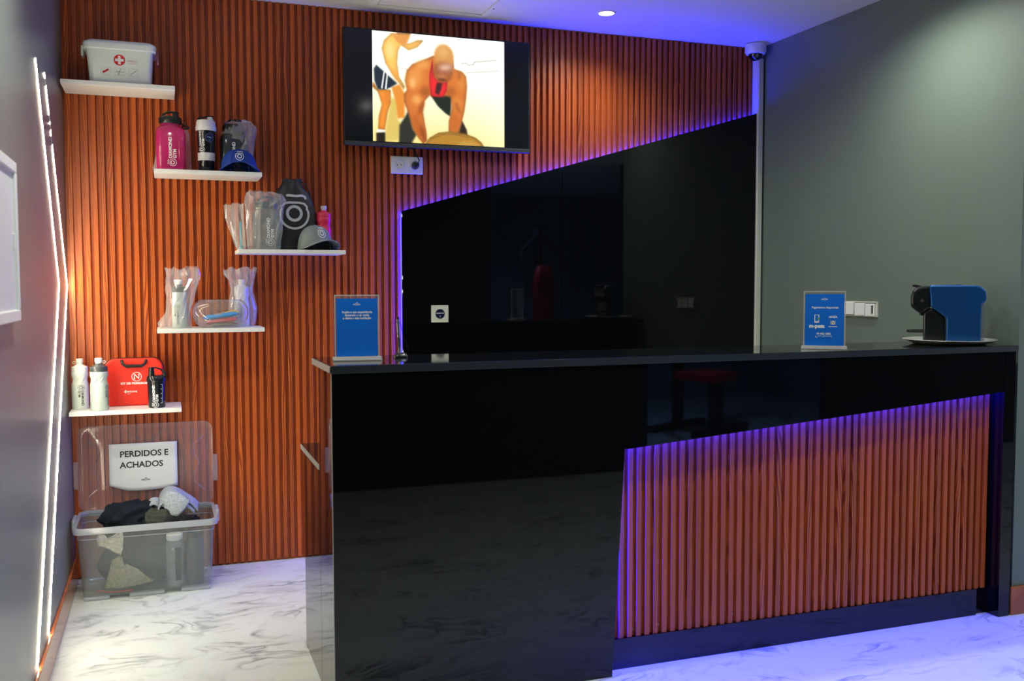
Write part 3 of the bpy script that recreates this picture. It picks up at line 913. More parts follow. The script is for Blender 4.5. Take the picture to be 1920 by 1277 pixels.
# ------------------------------------------------------------------ shelves
SH = dict(a=(0.012, 0.455, 2.145), b=(0.364, 0.809, 1.795), c=(0.702, 1.172, 1.459), d=(0.362, 0.809, 1.1145), e=(0.010, 0.454, 0.773))
for k, what in (('a', 'holding the white first aid tub'), ('b', 'holding the pink jug and blue cap'), ('c', 'holding the black drawstring bag and grey cap'),
                ('d', 'holding the glass bowl of snack bars'), ('e', 'holding the red first aid case')):
    x0, x1, z = SH[k]
    t = thing('wall_shelf', 'short white floating shelf ' + what, 'shelf', ((x0 + x1) / 2, -0.014, z - 0.018), group='white floating shelves on the wood wall')
    wpart(MB().box(x0, x1, -0.240, -0.0140, z - 0.018, z), 'board', WHITEP, t, bevel=0.0012, seg=1)
    wpart(MB().box(x0 + 0.0006, x1 - 0.0006, -0.2408, -0.2401, z - 0.0172, z - 0.0008), 'edge_band', WHITE, t)
ZA, ZB, ZC, ZD, ZE = (SH[k][2] for k in 'abcde')

BAGFILM = film('clear plastic bag film', (0.98, 0.98, 0.98), (0.95, 0.95, 0.96), 0.19, 0.12)
CLEAR = film('clear plastic', (0.90, 0.94, 0.95), (0.62, 0.68, 0.70), 0.22, 0.06)
GLASS = film('clear glass', (0.95, 0.97, 0.97), (0.85, 0.88, 0.88), 0.09, 0.03, 0.95, 2.2)

def crinkle_bag(name, label, loc, rings, seed, n=26, rz=0.0, jit=0.009, parent=None, group=None):
    """crumpled clear bag: rings are (z, half width, half depth, shift x)"""
    rnd = random.Random(seed)
    R = []
    for z, w, d, sx in rings:
        ph = rnd.uniform(0, 6)
        ring = []
        for i in range(n):
            a = 2 * PI * i / n
            ca, sa = math.cos(a), math.sin(a)
            e = 0.75
            x = sx + w * math.copysign(abs(ca) ** e, ca)
            y = d * math.copysign(abs(sa) ** e, sa)
            j = jit * (0.25 if z < 0.004 else 1)
            ring.append((x + rnd.uniform(-j, j), y + rnd.uniform(-j, j) * min(1, d / 0.02), max(0.0006, z + rnd.uniform(-j, j) * (0.0 if z < 0.004 else 1))))
        R.append(ring)
    o = MB().loft(R, True, False).build(name, BAGFILM)
    o.location = loc
    o.rotation_euler = (0, 0, rz)
    return tag(o, label, 'plastic bag', group)

# ------------------------------------------------------------------ top shelf: first aid tub
def aid_tub():
    t = thing('first_aid_tub', 'white plastic first aid tub with red cross print and lid', 'tub', (0.240, -0.128, ZA))
    tubw = mat('translucent white plastic', (0.78, 0.85, 0.82), 0.30)
    rings = [rrect(w, d, r, z) for w, d, r, z in ((0.232, 0.140, 0.02, 0.0), (0.240, 0.146, 0.022, 0.004), (0.258, 0.164, 0.024, 0.120), (0.262, 0.168, 0.024, 0.152))]
    MB().loft(rings).build('body', tubw, t, smooth=True)
    lid = [rrect(w, d, r, z) for w, d, r, z in ((0.272, 0.178, 0.026, 0.140), (0.284, 0.188, 0.028, 0.142), (0.288, 0.192, 0.03, 0.160), (0.284, 0.188, 0.03, 0.168), (0.276, 0.180, 0.03, 0.171), (0.262, 0.166, 0.03, 0.172), (0.258, 0.162, 0.03, 0.177), (0.10, 0.06, 0.02, 0.178))]
    ld = MB().loft(lid).build('lid', tubw, t, smooth=True)
    MB().box(-0.153, -0.143, -0.03, 0.03, 0.118, 0.160).build('clip', tubw, t, bevel=0.003)
    MB().box(0.143, 0.154, -0.03, 0.03, 0.098, 0.160).build('clip', film('clear red clip', (0.9, 0.6, 0.7), (0.5, 0.1, 0.2), 0.45), t, bevel=0.003)
    yf = lambda z: -(0.073 + 0.009 * z / 0.120) - 0.0008
    def pr(d, name, m):
        mb = d.flat(0)
        mb.v = [(x, yf(z), z) for x, y, z in mb.v]
        return mb.build(name, m, t)
    rd = D2()
    rd.disc(-0.002, 0.098, 0.0225)
    pr(rd, 'red_disc', INKR)
    mb = D2().rect(-0.0065, 0.0025, 0.0815, 0.1145).flat(0)
    cr = D2().poly([(-0.0072, 0.0810), (0.0032, 0.0810), (0.0032, 0.0928), (0.0148, 0.0928), (0.0148, 0.1032), (0.0032, 0.1032), (0.0032, 0.1150), (-0.0072, 0.1150), (-0.0072, 0.1032), (-0.0188, 0.1032), (-0.0188, 0.0928), (-0.0072, 0.0928)])
    q = cr.flat(0)
    q.v = [(x, yf(z) - 0.0006, z) for x, y, z in q.v]
    q.build('white_cross', INKW, t)
    ic = D2()
    for cx in (-0.056, -0.002, 0.052):
        ic.stroke([(cx - 0.018, 0.036), (cx + 0.018, 0.036), (cx + 0.018, 0.066), (cx - 0.018, 0.066)], 0.0010, True)
    ic.text('PRIMEIROS', 0.0085, 0.049, 0.096, 0.0001).text('SOCORROS', 0.0070, 0.049, 0.087)
    pr(ic, 'icon_frames', mat('faded pink print', (0.60, 0.30, 0.30), 0.5))
    pl = D2()
    pl.stroke([(-0.068, 0.044), (-0.045, 0.058)], 0.008)
    pr(pl, 'plaster_icon', INKR)
    sc = D2()
    sc.stroke([(0.002, 0.062), (-0.006, 0.042)], 0.0018).stroke([(0.014, 0.050), (-0.010, 0.050)], 0.0016).ring(-0.006, 0.0405, 0.003, 0.0012, 12).ring(-0.012, 0.050, 0.003, 0.0012, 12)
    sc.stroke([(0.038, 0.040), (0.066, 0.060)], 0.0016)
    pr(sc, 'tool_icons', mat('grey print', (0.12, 0.13, 0.13), 0.5))
aid_tub()

# ------------------------------------------------------------------ bottles
def jug(label, loc, body_m, lid_m, ink, brand_x, rz=0.0, sc=0.0188, strap=True, h=0.205):
    t = thing('water_jug', label, 'jug', loc, rz, 'square sports jugs on the shelves')
    k = h / 0.205
    rings = [rrect(w, d, r, z * k) for w, d, r, z in ((0.100, 0.092, 0.02, 0.0), (0.114, 0.104, 0.022, 0.006), (0.120, 0.110, 0.024, 0.018), (0.118, 0.108, 0.024, 0.030), (0.121, 0.111, 0.024, 0.045), (0.121, 0.111, 0.024, 0.160),
             (0.114, 0.104, 0.03, 0.180), (0.100, 0.094, 0.04, 0.190), (0.084, 0.084, 0.0415, 0.196), (0.082, 0.082, 0.0405, 0.206))]
    MB().loft(rings).build('body', body_m, t, smooth=True)
    z = 0.204 * k
    ld = MB().lathe([(0.044, z), (0.047, z + 0.003), (0.047, z + 0.026), (0.043, z + 0.030), (0.030, z + 0.031)], 40).build('lid', lid_m, t, smooth=True)
    rb = MB()
    for i in range(20):
        a = 2 * PI * i / 20
        rb.box(-0.001, 0.001, -0.0482, -0.0465, z + 0.004, z + 0.024).move(rz=a, k=len(rb.v) - 8)
    rb.build('grip_rib', lid_m, ld)
    sp = MB().lathe([(0.013, z + 0.030), (0.012, z + 0.046), (0.014, z + 0.048), (0.014, z + 0.052)], 16, 0.022, 0)
    sp.build('spout', lid_m, t, smooth=True)
    MB().tube([(-0.034, 0, z + 0.026), (-0.030, 0, z + 0.040), (-0.014, 0, z + 0.050), (0.010, 0, z + 0.053), (0.030, 0, z + 0.052)], 0.0045).build('carry_loop', lid_m, t, smooth=True)
    if strap:
        ring = [(0.062 + 0.016 * math.cos(a), 0.004 * math.sin(a), z - 0.010 + 0.007 * math.sin(a)) for a in [i * 2 * PI / 14 for i in range(15)]]
        MB().tube([(0.046, 0, z + 0.004)] + ring, 0.0032).build('strap', lid_m, t, smooth=True)
    d = brand().xf(sc, PI / 2, brand_x, 0.034)
    d.flat(-0.0568).build('lettering', ink, t)
    for sx in (-0.030, 0.034):
        MB().tube([(sx, -0.0556, 0.05 * k), (sx, -0.0556, 0.155 * k)], 0.0012, 6).build('moulded_rib', body_m, t, smooth=True)
    return t

PINKP = film('translucent pink plastic', (0.96, 0.30, 0.60), (0.80, 0.03, 0.28), 0.38, 0.10)
jug('translucent pink square jug with black lid and white lettering', (0.434, -0.135, ZB), PINKP, mat('dark green black plastic', (0.010, 0.018, 0.015), 0.35), INKW, 0.006)
jug('clear square jug with dark lid inside a crumpled clear bag', (0.832, -0.145, ZC), film('clear grey plastic', (0.80, 0.88, 0.88), (0.20, 0.24, 0.24), 0.28, 0.05), mat('dark teal plastic', (0.012, 0.030, 0.034), 0.35), INKW, 0.012, strap=False, h=0.185)
jug('smoky dark jug inside a clear bag behind the blue cap', (0.702, -0.075, ZB), film('smoky dark plastic', (0.25, 0.34, 0.32), (0.010, 0.022, 0.022), 0.62, 0.08), BLACKP, INKW, 0.005, strap=False, h=0.195)

crinkle_bag('plastic_bag', 'crumpled clear bag over the smoky dark jug behind the blue cap', (0.712, -0.074, ZB), [(0.0007, 0.062, 0.055, 0), (0.02, 0.068, 0.058, 0), (0.08, 0.070, 0.058, 0.002), (0.14, 0.070, 0.058, 0.006), (0.185, 0.072, 0.056, 0.012), (0.215, 0.072, 0.048, 0.020), (0.236, 0.060, 0.030, 0.010), (0.246, 0.034, 0.006, 0.0)], 3)
crinkle_bag('plastic_bag', 'loose clear bag flattened against the wood behind the pink jug', (0.438, -0.046, ZB), [(0.0007, 0.078, 0.022, 0), (0.015, 0.080, 0.024, 0), (0.06, 0.074, 0.02, 0.004), (0.12, 0.070, 0.016, 0.008), (0.170, 0.062, 0.010, 0.012), (0.195, 0.052, 0.003, 0.014)], 5)
crinkle_bag('plastic_bag', 'big crumpled clear bag wrapped round the clear jug', (0.822, -0.145, ZC), [(0.0007, 0.068, 0.060, 0), (0.02, 0.074, 0.064, 0), (0.09, 0.078, 0.064, -0.002), (0.15, 0.080, 0.064, 0), (0.19, 0.086, 0.062, 0.004), (0.22, 0.088, 0.060, 0.010), (0.243, 0.078, 0.040, -0.004), (0.262, 0.050, 0.012, -0.020)], 7)
crinkle_bag('plastic_bag', 'flat clear bag leaning out over the shelf end beside the wrapped jug', (0.718, -0.080, ZC), [(0.0007, 0.018, 0.020, 0.010), (0.03, 0.022, 0.022, 0.004), (0.09, 0.030, 0.022, -0.006), (0.15, 0.038, 0.018, -0.016), (0.19, 0.040, 0.010, -0.020), (0.208, 0.040, 0.003, -0.020)], 9)

def teal_straw():
    t = thing('drinking_tube', 'thin teal plastic tube standing in the flat clear bag', 'tube', (0.726, -0.080, ZC))
    MB().lathe([(0.009, 0.0), (0.009, 0.016), (0.005, 0.024), (0.006, 0.09), (0.004, 0.13)], 14).build('stem', mat('teal plastic', (0.06, 0.42, 0.52), 0.3), t, smooth=True)
    MB().lathe([(0.010, 0.0), (0.010, 0.012)], 14).build('foot', mat('pale teal plastic', (0.25, 0.60, 0.68), 0.3), t, smooth=True)
teal_straw()

def shaker(label, loc, kind, rz=0.0):
    t = thing('shaker_cup', label, 'shaker', loc, rz)
    blk = mat('black shaker plastic', (0.010, 0.012, 0.014), 0.12)
    if kind == 'tall':
        MB().lathe([(0.0325, 0), (0.034, 0.002), (0.0345, 0.053), (0.0345, 0.054)], 40).build('lower_cup', blk, t, smooth=True)
        MB().lathe([(0.0345, 0.052), (0.0362, 0.054), (0.0365, 0.084), (0.0355, 0.086)], 40).build('band', WHITE, t, smooth=True)
        bodyr = lambda z: 0.0357 + (z - 0.085) * 0.038
        MB().lathe([(0.0355, 0.085), (bodyr(0.19), 0.190)], 40).build('upper_cup', blk, t, smooth=True)
        ld = MB().lathe([(0.0425, 0.182), (0.0440, 0.186), (0.0440, 0.200), (0.0410, 0.206), (0.0400, 0.222), (0.0360, 0.228)], 40).build('lid', WHITE, t, smooth=True)
        MB().lathe([(0.013, 0.226), (0.012, 0.242), (0.010, 0.243)], 18, 0.018, -0.004).build('spout', WHITE, t, smooth=True)
        MB().tube([(-0.030, 0, 0.226), (-0.029, 0, 0.236), (-0.012, 0, 0.240), (0.012, 0, 0.246), (0.034, 0, 0.244)], 0.0042, rads=[0.006, 0.006, 0.004, 0.004, 0.005]).build('flip_cap', BLACKP, t, smooth=True)
        d = brand().xf(0.0150, PI / 2, 0, 0.098)
        d.wrap(0.039, -0.55, lambda z: bodyr(z) + 0.0006).build('lettering', INKW, t)
        hx = [(0.019 * math.cos(PI / 6 + i * PI / 3), 0.150 + 0.021 * math.sin(PI / 6 + i * PI / 3)) for i in range(6)]
        st = D2().poly(hx).wrap(0.039, 0.35, lambda z: bodyr(z) + 0.0005).build('badge', mat('navy badge', (0.004, 0.010, 0.06), 0.3), t)
        o2 = D2().stroke(hx, 0.0010, True).stroke([(-0.010, 0.154), (0.010, 0.150)], 0.0035).add((emblem().v, emblem().f), 0.0035, 0, 0.139)
        o2.wrap(0.039, 0.35, lambda z: bodyr(z) + 0.0009).build('badge_print', mat('pale blue print', (0.30, 0.42, 0.70), 0.5), st)
    else:
        br = lambda z: 0.0345 + z * 0.034
        MB().lathe([(0.0330, 0), (br(0.003), 0.003), (br(0.128), 0.128)], 40).build('body', blk, t, smooth=True)
        ld = MB().lathe([(0.0405, 0.112), (0.0418, 0.116), (0.0412, 0.128), (0.0385, 0.136), (0.0330, 0.140)], 40).build('lid', blk, t, smooth=True)
        MB().lathe([(0.0140, 0.136), (0.0110, 0.166), (0.0120, 0.170), (0.0120, 0.174)], 18, -0.020, -0.004).build('spout', BLACKP, t, smooth=True)
        MB().tube([(-0.024, 0, 0.172), (0.0, 0, 0.172), (0.020, 0, 0.164), (0.032, 0, 0.150), (0.033, 0, 0.134)], 0.0036, rads=[0.0032, 0.0032, 0.0036, 0.007, 0.009]).build('flip_cap', BLACKP, t, smooth=True)
        d = brand().xf(0.0148, PI / 2, 0, 0.014)
        d.wrap(0.037, -0.15, lambda z: br(z) + 0.0006).build('lettering', INKW, t)
        g = D2()
        for i in range(5):
            g.stroke([(-0.004, 0.022 + i * 0.020), (0.003, 0.022 + i * 0.020)], 0.0016)
        g.stroke([(0.004, 0.020), (0.004, 0.104)], 0.0012)
        g.wrap(0.037, 0.55, lambda z: br(z) + 0.0006).build('scale_marks', INKW, t)
    return t
shaker('tall black shaker with white lid, white band and navy badge beside the pink jug', (0.581, -0.135, ZB), 'tall')
shaker('short glossy black shaker with white lettering in front of the red case', (0.354, -0.180, ZE), 'short')

def sport_bottle(label, loc, bodym, capm, nozm, ink, th0, h=0.216, r=0.034, up=False, tether=0, z_brand=None, rz=0.0, scb=0.0135, group='squeeze sports bottles on the shelves', ribs=False):
    t = thing('sports_bottle', label, 'bottle', loc, rz, group)
    k = h / 0.216
    prof = [(r * 0.90, 0), (r * 0.98, 0.003), (r, 0.010), (r, 0.098), (r * 0.99, 0.106), (r * 0.90, 0.117), (r * 0.865, 0.124), (r * 0.89, 0.134), (r * 0.985, 0.141), (r * 0.985, 0.155), (r * 0.95, 0.160), (r * 0.9, 0.163)]
    prof = [(a, z * k) for a, z in prof]
    MB().lathe(prof, 44).build('body', bodym, t, smooth=True)
    cap = [(r * 0.955, 0.160), (r * 0.965, 0.163), (r * 0.955, 0.178), (r * 0.93, 0.181), (r * 0.62, 0.186), (r * 0.42, 0.190), (r * 0.40, 0.194)]
    MB().lathe([(a, z * k) for a, z in cap], 44).build('cap', capm, t, smooth=True)
    noz = [(r * 0.36, 0.190), (r * 0.36, 0.198), (r * 0.42, 0.200), (r * 0.42, 0.214), (r * 0.36, 0.216), (r * 0.16, 0.216)]
    MB().lathe([(a, z * k) for a, z in noz], 24).build('nozzle', nozm, t, smooth=True)
    if tether:
        pts = [(tether * (r * 0.40 + 0.007 + 0.006 * math.cos(a)), 0.002 * math.sin(a), 0.199 * k + 0.005 * math.sin(a)) for a in [i * 2 * PI / 12 for i in range(13)]]
        MB().tube(pts, 0.0013, 6).build('tether', nozm, t, smooth=True)
    if ink:
        rot = PI / 2 if up else -PI / 2
        d = brand().xf(scb, rot, 0, (0.018 if up else 0.095) * k)
        rad = lambda z: np.interp(z, [p[1] for p in prof], [p[0] for p in prof]) + 0.0006
        d.wrap(r, th0, rad).build('lettering', ink, t)
    gp = MB()
    for s in (-1, 1):
        a = 0.35 * s + rz * 0
        gp.tube([(r * 0.93 * math.sin(a - 0.25), -r * 0.93 * math.cos(a - 0.25), 0.112 * k), (r * 0.885 * math.sin(a), -r * 0.885 * math.cos(a), 0.124 * k), (r * 0.93 * math.sin(a + 0.2), -r * 0.93 * math.cos(a + 0.2), 0.137 * k)], 0.003, 8, [0.0015, 0.0035, 0.0015])
    gp.build('finger_grip', bodym, t, smooth=True)
    return t
MILK = mat('milky translucent plastic', (0.60, 0.66, 0.62), 0.35)
GREYB = mat('pale grey green plastic', (0.47, 0.56, 0.53), 0.35)
PINKB = mat('hot pink plastic', (0.85, 0.035, 0.10), 0.30)
sport_bottle('milky white squeeze bottle with dark lettering standing in the wall corner', (0.047, -0.125, ZE), MILK, MILK, OFFWHITE, mat('dark grey print', (0.04, 0.045, 0.05), 0.5), 0.15, tether=-1)
sport_bottle('pale grey squeeze bottle with dark grey cap in front of the red case', (0.126, -0.196, ZE), GREYB, mat('charcoal cap', (0.06, 0.07, 0.075), 0.25), WHITE, mat('blue grey print', (0.05, 0.075, 0.10), 0.5), 1.05, h=0.222, r=0.0365, tether=1)
sport_bottle('hot pink squeeze bottle with pale nozzle behind the grey cap', (1.103, -0.055, ZC), PINKB, PINKB, mat('pale pink plastic', (0.70, 0.62, 0.64), 0.4), None, 0, h=0.212)
sport_bottle('grey squeeze bottle with black collar inside a clear bag', (0.456, -0.150, ZD), GREYB, mat('black collar', (0.02, 0.03, 0.03), 0.3), WHITE, mat('green grey print', (0.06, 0.08, 0.08), 0.5), -0.45, h=0.212, r=0.0315)
sport_bottle('white squeeze bottle inside a clear bag behind the glass bowl', (0.726, -0.054, ZD), mat('white bottle plastic', (0.74, 0.75, 0.80), 0.35), WHITE, WHITE, mat('slate print', (0.10, 0.11, 0.14), 0.5), -0.35, h=0.214, r=0.0335)
crinkle_bag('plastic_bag', 'tall clear bag over the grey squeeze bottle with black collar', (0.456, -0.150, ZD), [(0.0007, 0.064, 0.036, -0.018), (0.015, 0.064, 0.040, -0.022), (0.06, 0.052, 0.042, -0.008), (0.12, 0.054, 0.042, 0.000), (0.17, 0.062, 0.040, 0.010), (0.21, 0.068, 0.034, 0.016), (0.235, 0.068, 0.018, 0.016), (0.262, 0.066, 0.003, 0.012)], 11)
crinkle_bag('plastic_bag', 'tall clear bag over the white squeeze bottle behind the bowl', (0.720, -0.054, ZD), [(0.0007, 0.048, 0.036, 0.010), (0.02, 0.056, 0.036, 0.010), (0.08, 0.058, 0.036, 0.008), (0.14, 0.048, 0.036, 0.006), (0.18, 0.046, 0.036, 0.006), (0.21, 0.050, 0.028, 0.004), (0.235, 0.064, 0.014, -0.002), (0.264, 0.070, 0.003, 0.0)], 13)

# ------------------------------------------------------------------ caps
def cap(label, loc, rz, m, inner, df=0.6, k=1.0):
    t = thing('baseball_cap', label, 'cap', loc, rz, 'baseball caps on the shelves')
    rx, ry, hh = 0.082 * k, 0.094 * k * df, 0.108 * k
    n, mm_ = 40, 12
    rings = []
    for j in range(mm_ + 1):
        a = PI / 2 * j / mm_
        rr = math.cos(a) ** 0.72
        z = hh * math.sin(a) ** 0.95
        ring = []
        for i in range(n):
            ca, sa = math.cos(2 * PI * i / n), math.sin(2 * PI * i / n)
            lift = 0.044 * k * (1 - abs(ca) ** 2.2) if sa < 0 else 0.0     # the front hem rises with the visor
            ring.append((rx * rr * ca, ry * rr * sa + 0.010 * k, max(z, lift) + 0.0008))
        rings.append(ring)
    MB().loft(rings, False, True).build('crown', m, t, smooth=True)
    sm = MB()
    for i in range(6):                                     # seams between the six panels
        a = PI / 6 + i * PI / 3 + PI / 6
        pts = []
        for j in range(mm_ + 1):
            b = PI / 2 * j / mm_
            rr = max(math.cos(b), 1e-4) ** 0.72
            pts.append(((rx * rr + 0.0002) * math.cos(a), (ry * rr + 0.0002) * math.sin(a) + 0.010 * k, hh * math.sin(b) ** 0.95 + 0.001))
        sm.tube(pts, 0.0011, 5)
    sm.build('seam', m, t, smooth=True)
    MB().lathe([(0.007, hh - 0.001), (0.007, hh + 0.003), (0.003, hh + 0.005)], 14, 0, 0.010 * k).build('button', m, t, smooth=True)
    # visor: arched across, dropping to the shelf at both sides
    top, nu, nv = [], 24, 8
    for j in range(nv + 1):
        row = []
        for i in range(nu + 1):
            a = -PI * 0.5 + PI * i / nu                     # -90..90 deg round the front
            s = math.sin(a)
            base = (rx * 1.0 * s, -ry * 0.96 * math.cos(a) + 0.010 * k)
            out = (rx * 1.16 * s, -(ry * 0.96 + 0.060 * k * math.cos(a) ** 0.6) * max(math.cos(a), 0) ** 0.55 + 0.010 * k)
            f = j / nv
            x = base[0] + (out[0] - base[0]) * f
            y = base[1] + (out[1] - base[1]) * f
            z = 0.046 * k * (1 - (abs(s)) ** 2.2) * (1 - 0.16 * f) + 0.0022
            row.append((x, y, z))
        top.append(row)
    vis = MB().loft(top, False, False, closed=False).build('visor', m, t, smooth=True, solid=0.003)
    lg = emblem().xf(0.0235 * k, 0, 0, 0)
    mb = MB()
    vv = []
    for u, w in lg.v:
        z = 0.074 * k + w
        s = min(0.999, (z / hh) ** (1 / 0.95))
        rr = math.cos(math.asin(s)) ** 0.72
        y = -math.sqrt(max(0, 1 - (u / (rx * rr)) ** 2)) * ry * rr + 0.010 * k - 0.0012
        vv.append((u, y, z))
    mb.add(vv, lg.f).build('emblem', INKW, t)
    return t
cap('royal blue baseball cap with white emblem in front of the wrapped dark jug', (0.716, -0.186, ZB), 0.0, add_noise(mat('blue cap cloth', (0.004, 0.045, 0.32), 0.7), 300, 0.2), BLACKM, 0.56, k=0.94)
cap('sage grey baseball cap with white emblem in front of the drawstring bag', (1.052, -0.166, ZC), 0.45, add_noise(mat('grey cap cloth', (0.20, 0.24, 0.225), 0.75), 300, 0.15), BLACKM, 0.66, k=1.04)

# ------------------------------------------------------------------ drawstring bag
def drawstring_bag():
    t = thing('drawstring_bag', 'black drawstring gym bag with big white emblem slumped against the wood', 'bag', (0.965, -0.050, ZC))
    cloth = add_noise(mat('black nylon', (0.022, 0.021, 0.022), 0.42), 60, 0.25)
    prof = [(0.0, 0.080, 0.026, 0.012), (0.010, 0.090, 0.030, 0.012), (0.06, 0.097, 0.034, 0.010), (0.13, 0.100, 0.034, 0.006), (0.19, 0.098, 0.032, 0.002), (0.23, 0.090, 0.030, -0.002), (0.26, 0.078, 0.027, -0.004), (0.285, 0.062, 0.024, -0.006), (0.305, 0.048, 0.022, -0.006), (0.318, 0.044, 0.020, -0.005), (0.330, 0.046, 0.018, -0.004)]
    N = 72
    def pt(z, w, d, sx, a, fold):
        ca, sa = math.cos(a), math.sin(a)
        f = 1 + fold * 0.16 * math.sin(9 * a + 2.0 * math.sin(3 * a))
        return (sx + w * math.copysign(abs(ca) ** 0.85, ca), d * f * math.copysign(abs(sa) ** 0.85, sa), z + fold * 0.004 * math.sin(5 * a))
    rings = []
    for z, w, d, sx in prof:
        fold = max(0, (z - 0.262) / 0.07)
        rings.append([pt(z, w, d, sx, 2 * PI * i / N, fold) for i in range(N)])
    MB().loft(rings).build('sack', cloth, t, smooth=True)
    Z = [p[0] for p in prof]
    fy = lambda x, z: -np.interp(z, Z, [p[2] for p in prof]) * max(0.0, 1 - min(1, abs((x - np.interp(z, Z, [p[3] for p in prof])) / np.interp(z, Z, [p[1] for p in prof]))) ** (2 / 0.85)) ** (0.85 / 2)
    e = emblem().xf(0.083, 0, 0.0, 0.172)
    bm = MB().add([(u, fy(u, w) - 0.0016, w) for u, w in e.v], e.f)
    bm.build('emblem', mat('silver print', (0.62, 0.64, 0.63), 0.45), t)
    MB().tube([(0.030, -0.022, 0.318), (0.052, -0.020, 0.312), (0.070, -0.010, 0.280), (0.086, 0.004, 0.22), (0.098, 0.006, 0.12), (0.094, 0.004, 0.02)], 0.0025).build('cord', BLACKM, t, smooth=True)
drawstring_bag()

# ------------------------------------------------------------------ bowl with snack bars
def bowl():
    t = thing('glass_bowl', 'wide clear glass bowl with open top holding snack bars', 'bowl', (0.627, -0.152, ZD))
    prof = [(0.58, 0.0), (0.70, 0.003), (0.86, 0.018), (0.96, 0.040), (1.0, 0.064), (0.97, 0.088), (0.88, 0.108), (0.78, 0.119), (0.74, 0.1215)]
    n = 56
    rings = [[(0.122 * r * math.cos(2 * PI * i / n), 0.080 * r * math.sin(2 * PI * i / n), z) for i in range(n)] for r, z in prof]
    MB().loft(rings, True, False).build('vessel', GLASS, t, smooth=True)
    r = prof[-1][0]
    MB().tube([(0.122 * r * math.cos(2 * PI * i / 40), 0.080 * r * math.sin(2 * PI * i / 40), 0.1215) for i in range(41)], 0.0014, 6).build('rim', GLASS, t, smooth=True)
bowl()

def snack_bar(label, loc, L, Wd, Hh, m, rot, printm=None):
    t = thing('snack_bar', label, 'snack bar', loc, 0, 'wrapped snack bars in the glass bowl')
    t.rotation_euler = rot
    rings = []
    for x, kw, kh in ((-0.5, 1.0, 0.06), (-0.44, 1.0, 0.08), (-0.40, 0.92, 0.75), (-0.33, 0.90, 1.0), (0.33, 0.90, 1.0), (0.40, 0.92, 0.75), (0.44, 1.0, 0.08), (0.5, 1.0, 0.06)):
        rings.append([(L * x, Wd / 2 * kw * math.cos(a), Hh / 2 + Hh / 2 * kh * math.sin(a)) for a in [2 * PI * i / 16 for i in range(16)]])
    MB().loft(rings).build('wrapper', m, t, smooth=True)
    if printm:
        MB().add([(-0.028, -Wd * 0.40, Hh * 0.80), (0.004, -Wd * 0.40, Hh * 0.80), (0.004, -Wd * 0.05, Hh * 1.03), (-0.028, -Wd * 0.05, Hh * 1.03)], [(0, 1, 2, 3)]).build('label_patch', printm, t)
    return t
BL = mat('blue wrapper', (0.015, 0.34, 0.85), 0.25)
snack_bar('pale olive wrapped snack bar lying lowest in the glass bowl', (0.640, -0.160, ZD + 0.004), 0.135, 0.050, 0.018, mat('olive wrapper', (0.24, 0.22, 0.14), 0.35), (0, 0, 0.05))
snack_bar('pink wrapped snack bar lying under the blue one in the glass bowl', (0.632, -0.165, ZD + 0.022), 0.150, 0.046, 0.017, mat('pink wrapper', (0.72, 0.12, 0.14), 0.3), (0, -0.10, -0.04))
snack_bar('blue wrapped snack bar with yellow patch lying on top in the bowl', (0.628, -0.158, ZD + 0.041), 0.165, 0.050, 0.022, BL, (0, -0.13, 0.06), mat('yellow print', (0.75, 0.52, 0.03), 0.4))
snack_bar('yellow topped snack bar propped behind the blue one in the bowl', (0.660, -0.120, ZD + 0.050), 0.100, 0.030, 0.020, mat('yellow wrapper', (0.70, 0.50, 0.05), 0.3), (0, -0.20, 0.2))

# ------------------------------------------------------------------ red first aid case
def red_case():
    t = thing('first_aid_case', 'red fabric first aid case with black handle and white print', 'case', (0.262, -0.062, ZE))
    red = add_noise(mat('red case fabric', (0.86, 0.028, 0.010), 0.55), 220, 0.12)
    w, h, d = 0.118, 0.208, 0.030
    out = [(-w, 0.012), (-w + 0.012, 0.0), (w - 0.012, 0.0), (w, 0.012), (w + 0.001, h * 0.62)] + arc(w - 0.042, h - 0.044, 0.044, 0, 90, 8) + arc(-w + 0.042, h - 0.044, 0.044, 90, 180, 8) + [(-w - 0.001, h * 0.62)]
    MB().prism_y(out, -d, d).build('shell', red, t, bevel=0.010, seg=3)
    MB().tube([(x * 1.002, 0, z) for x, z in out] + [(out[0][0], 0, out[0][1])], 0.0032, 8).build('zip', mat('dark zip', (0.03, 0.01, 0.012), 0.5), t, smooth=True)
    hm = mat('black webbing', (0.010, 0.014, 0.012), 0.6)
    hd = MB().tube([(-0.050, -d - 0.002, h - 0.006), (-0.046, -d - 0.010, h - 0.022), (-0.032, -d - 0.014, h - 0.032), (0.032, -d - 0.014, h - 0.032), (0.046, -d - 0.010, h - 0.022), (0.050, -d - 0.002, h - 0.006)], 0.006, 10).build('handle', hm, t, smooth=True)
    rb = MB()
    for i in range(14):
        rb.tube([(-0.032 + i * 0.0049, -d - 0.014, h - 0.032), (-0.0297 + i * 0.0049, -d - 0.014, h - 0.032)], 0.0075, 10)
    rb.build('grip_ridge', hm, hd)
    e = D2().ring(0.010, 0.128, 0.0195, 0.0028)
    e.stroke([(0.001, 0.117), (0.001, 0.139), (0.019, 0.119), (0.019, 0.140)], 0.0065)
    e.text('KIT DE PRIMEIROS SOCORROS', 0.0128, 0.036, 0.099, 0.0006, spacing=1.05)
    e.text('enova', 0.015, -0.030, 0.064, 0.0003, 'LEFT', 1.15)
    e.text('saude', 0.006, -0.030, 0.054, 0.0, 'LEFT')
    e.poly([(-0.041, 0.063), (-0.036, 0.055), (-0.031, 0.063), (-0.036, 0.072)])
    e.stroke([(-0.044, 0.063), (-0.028, 0.063)], 0.002)
    e.flat(-d - 0.0006).build('lettering', INKW, t)
red_case()

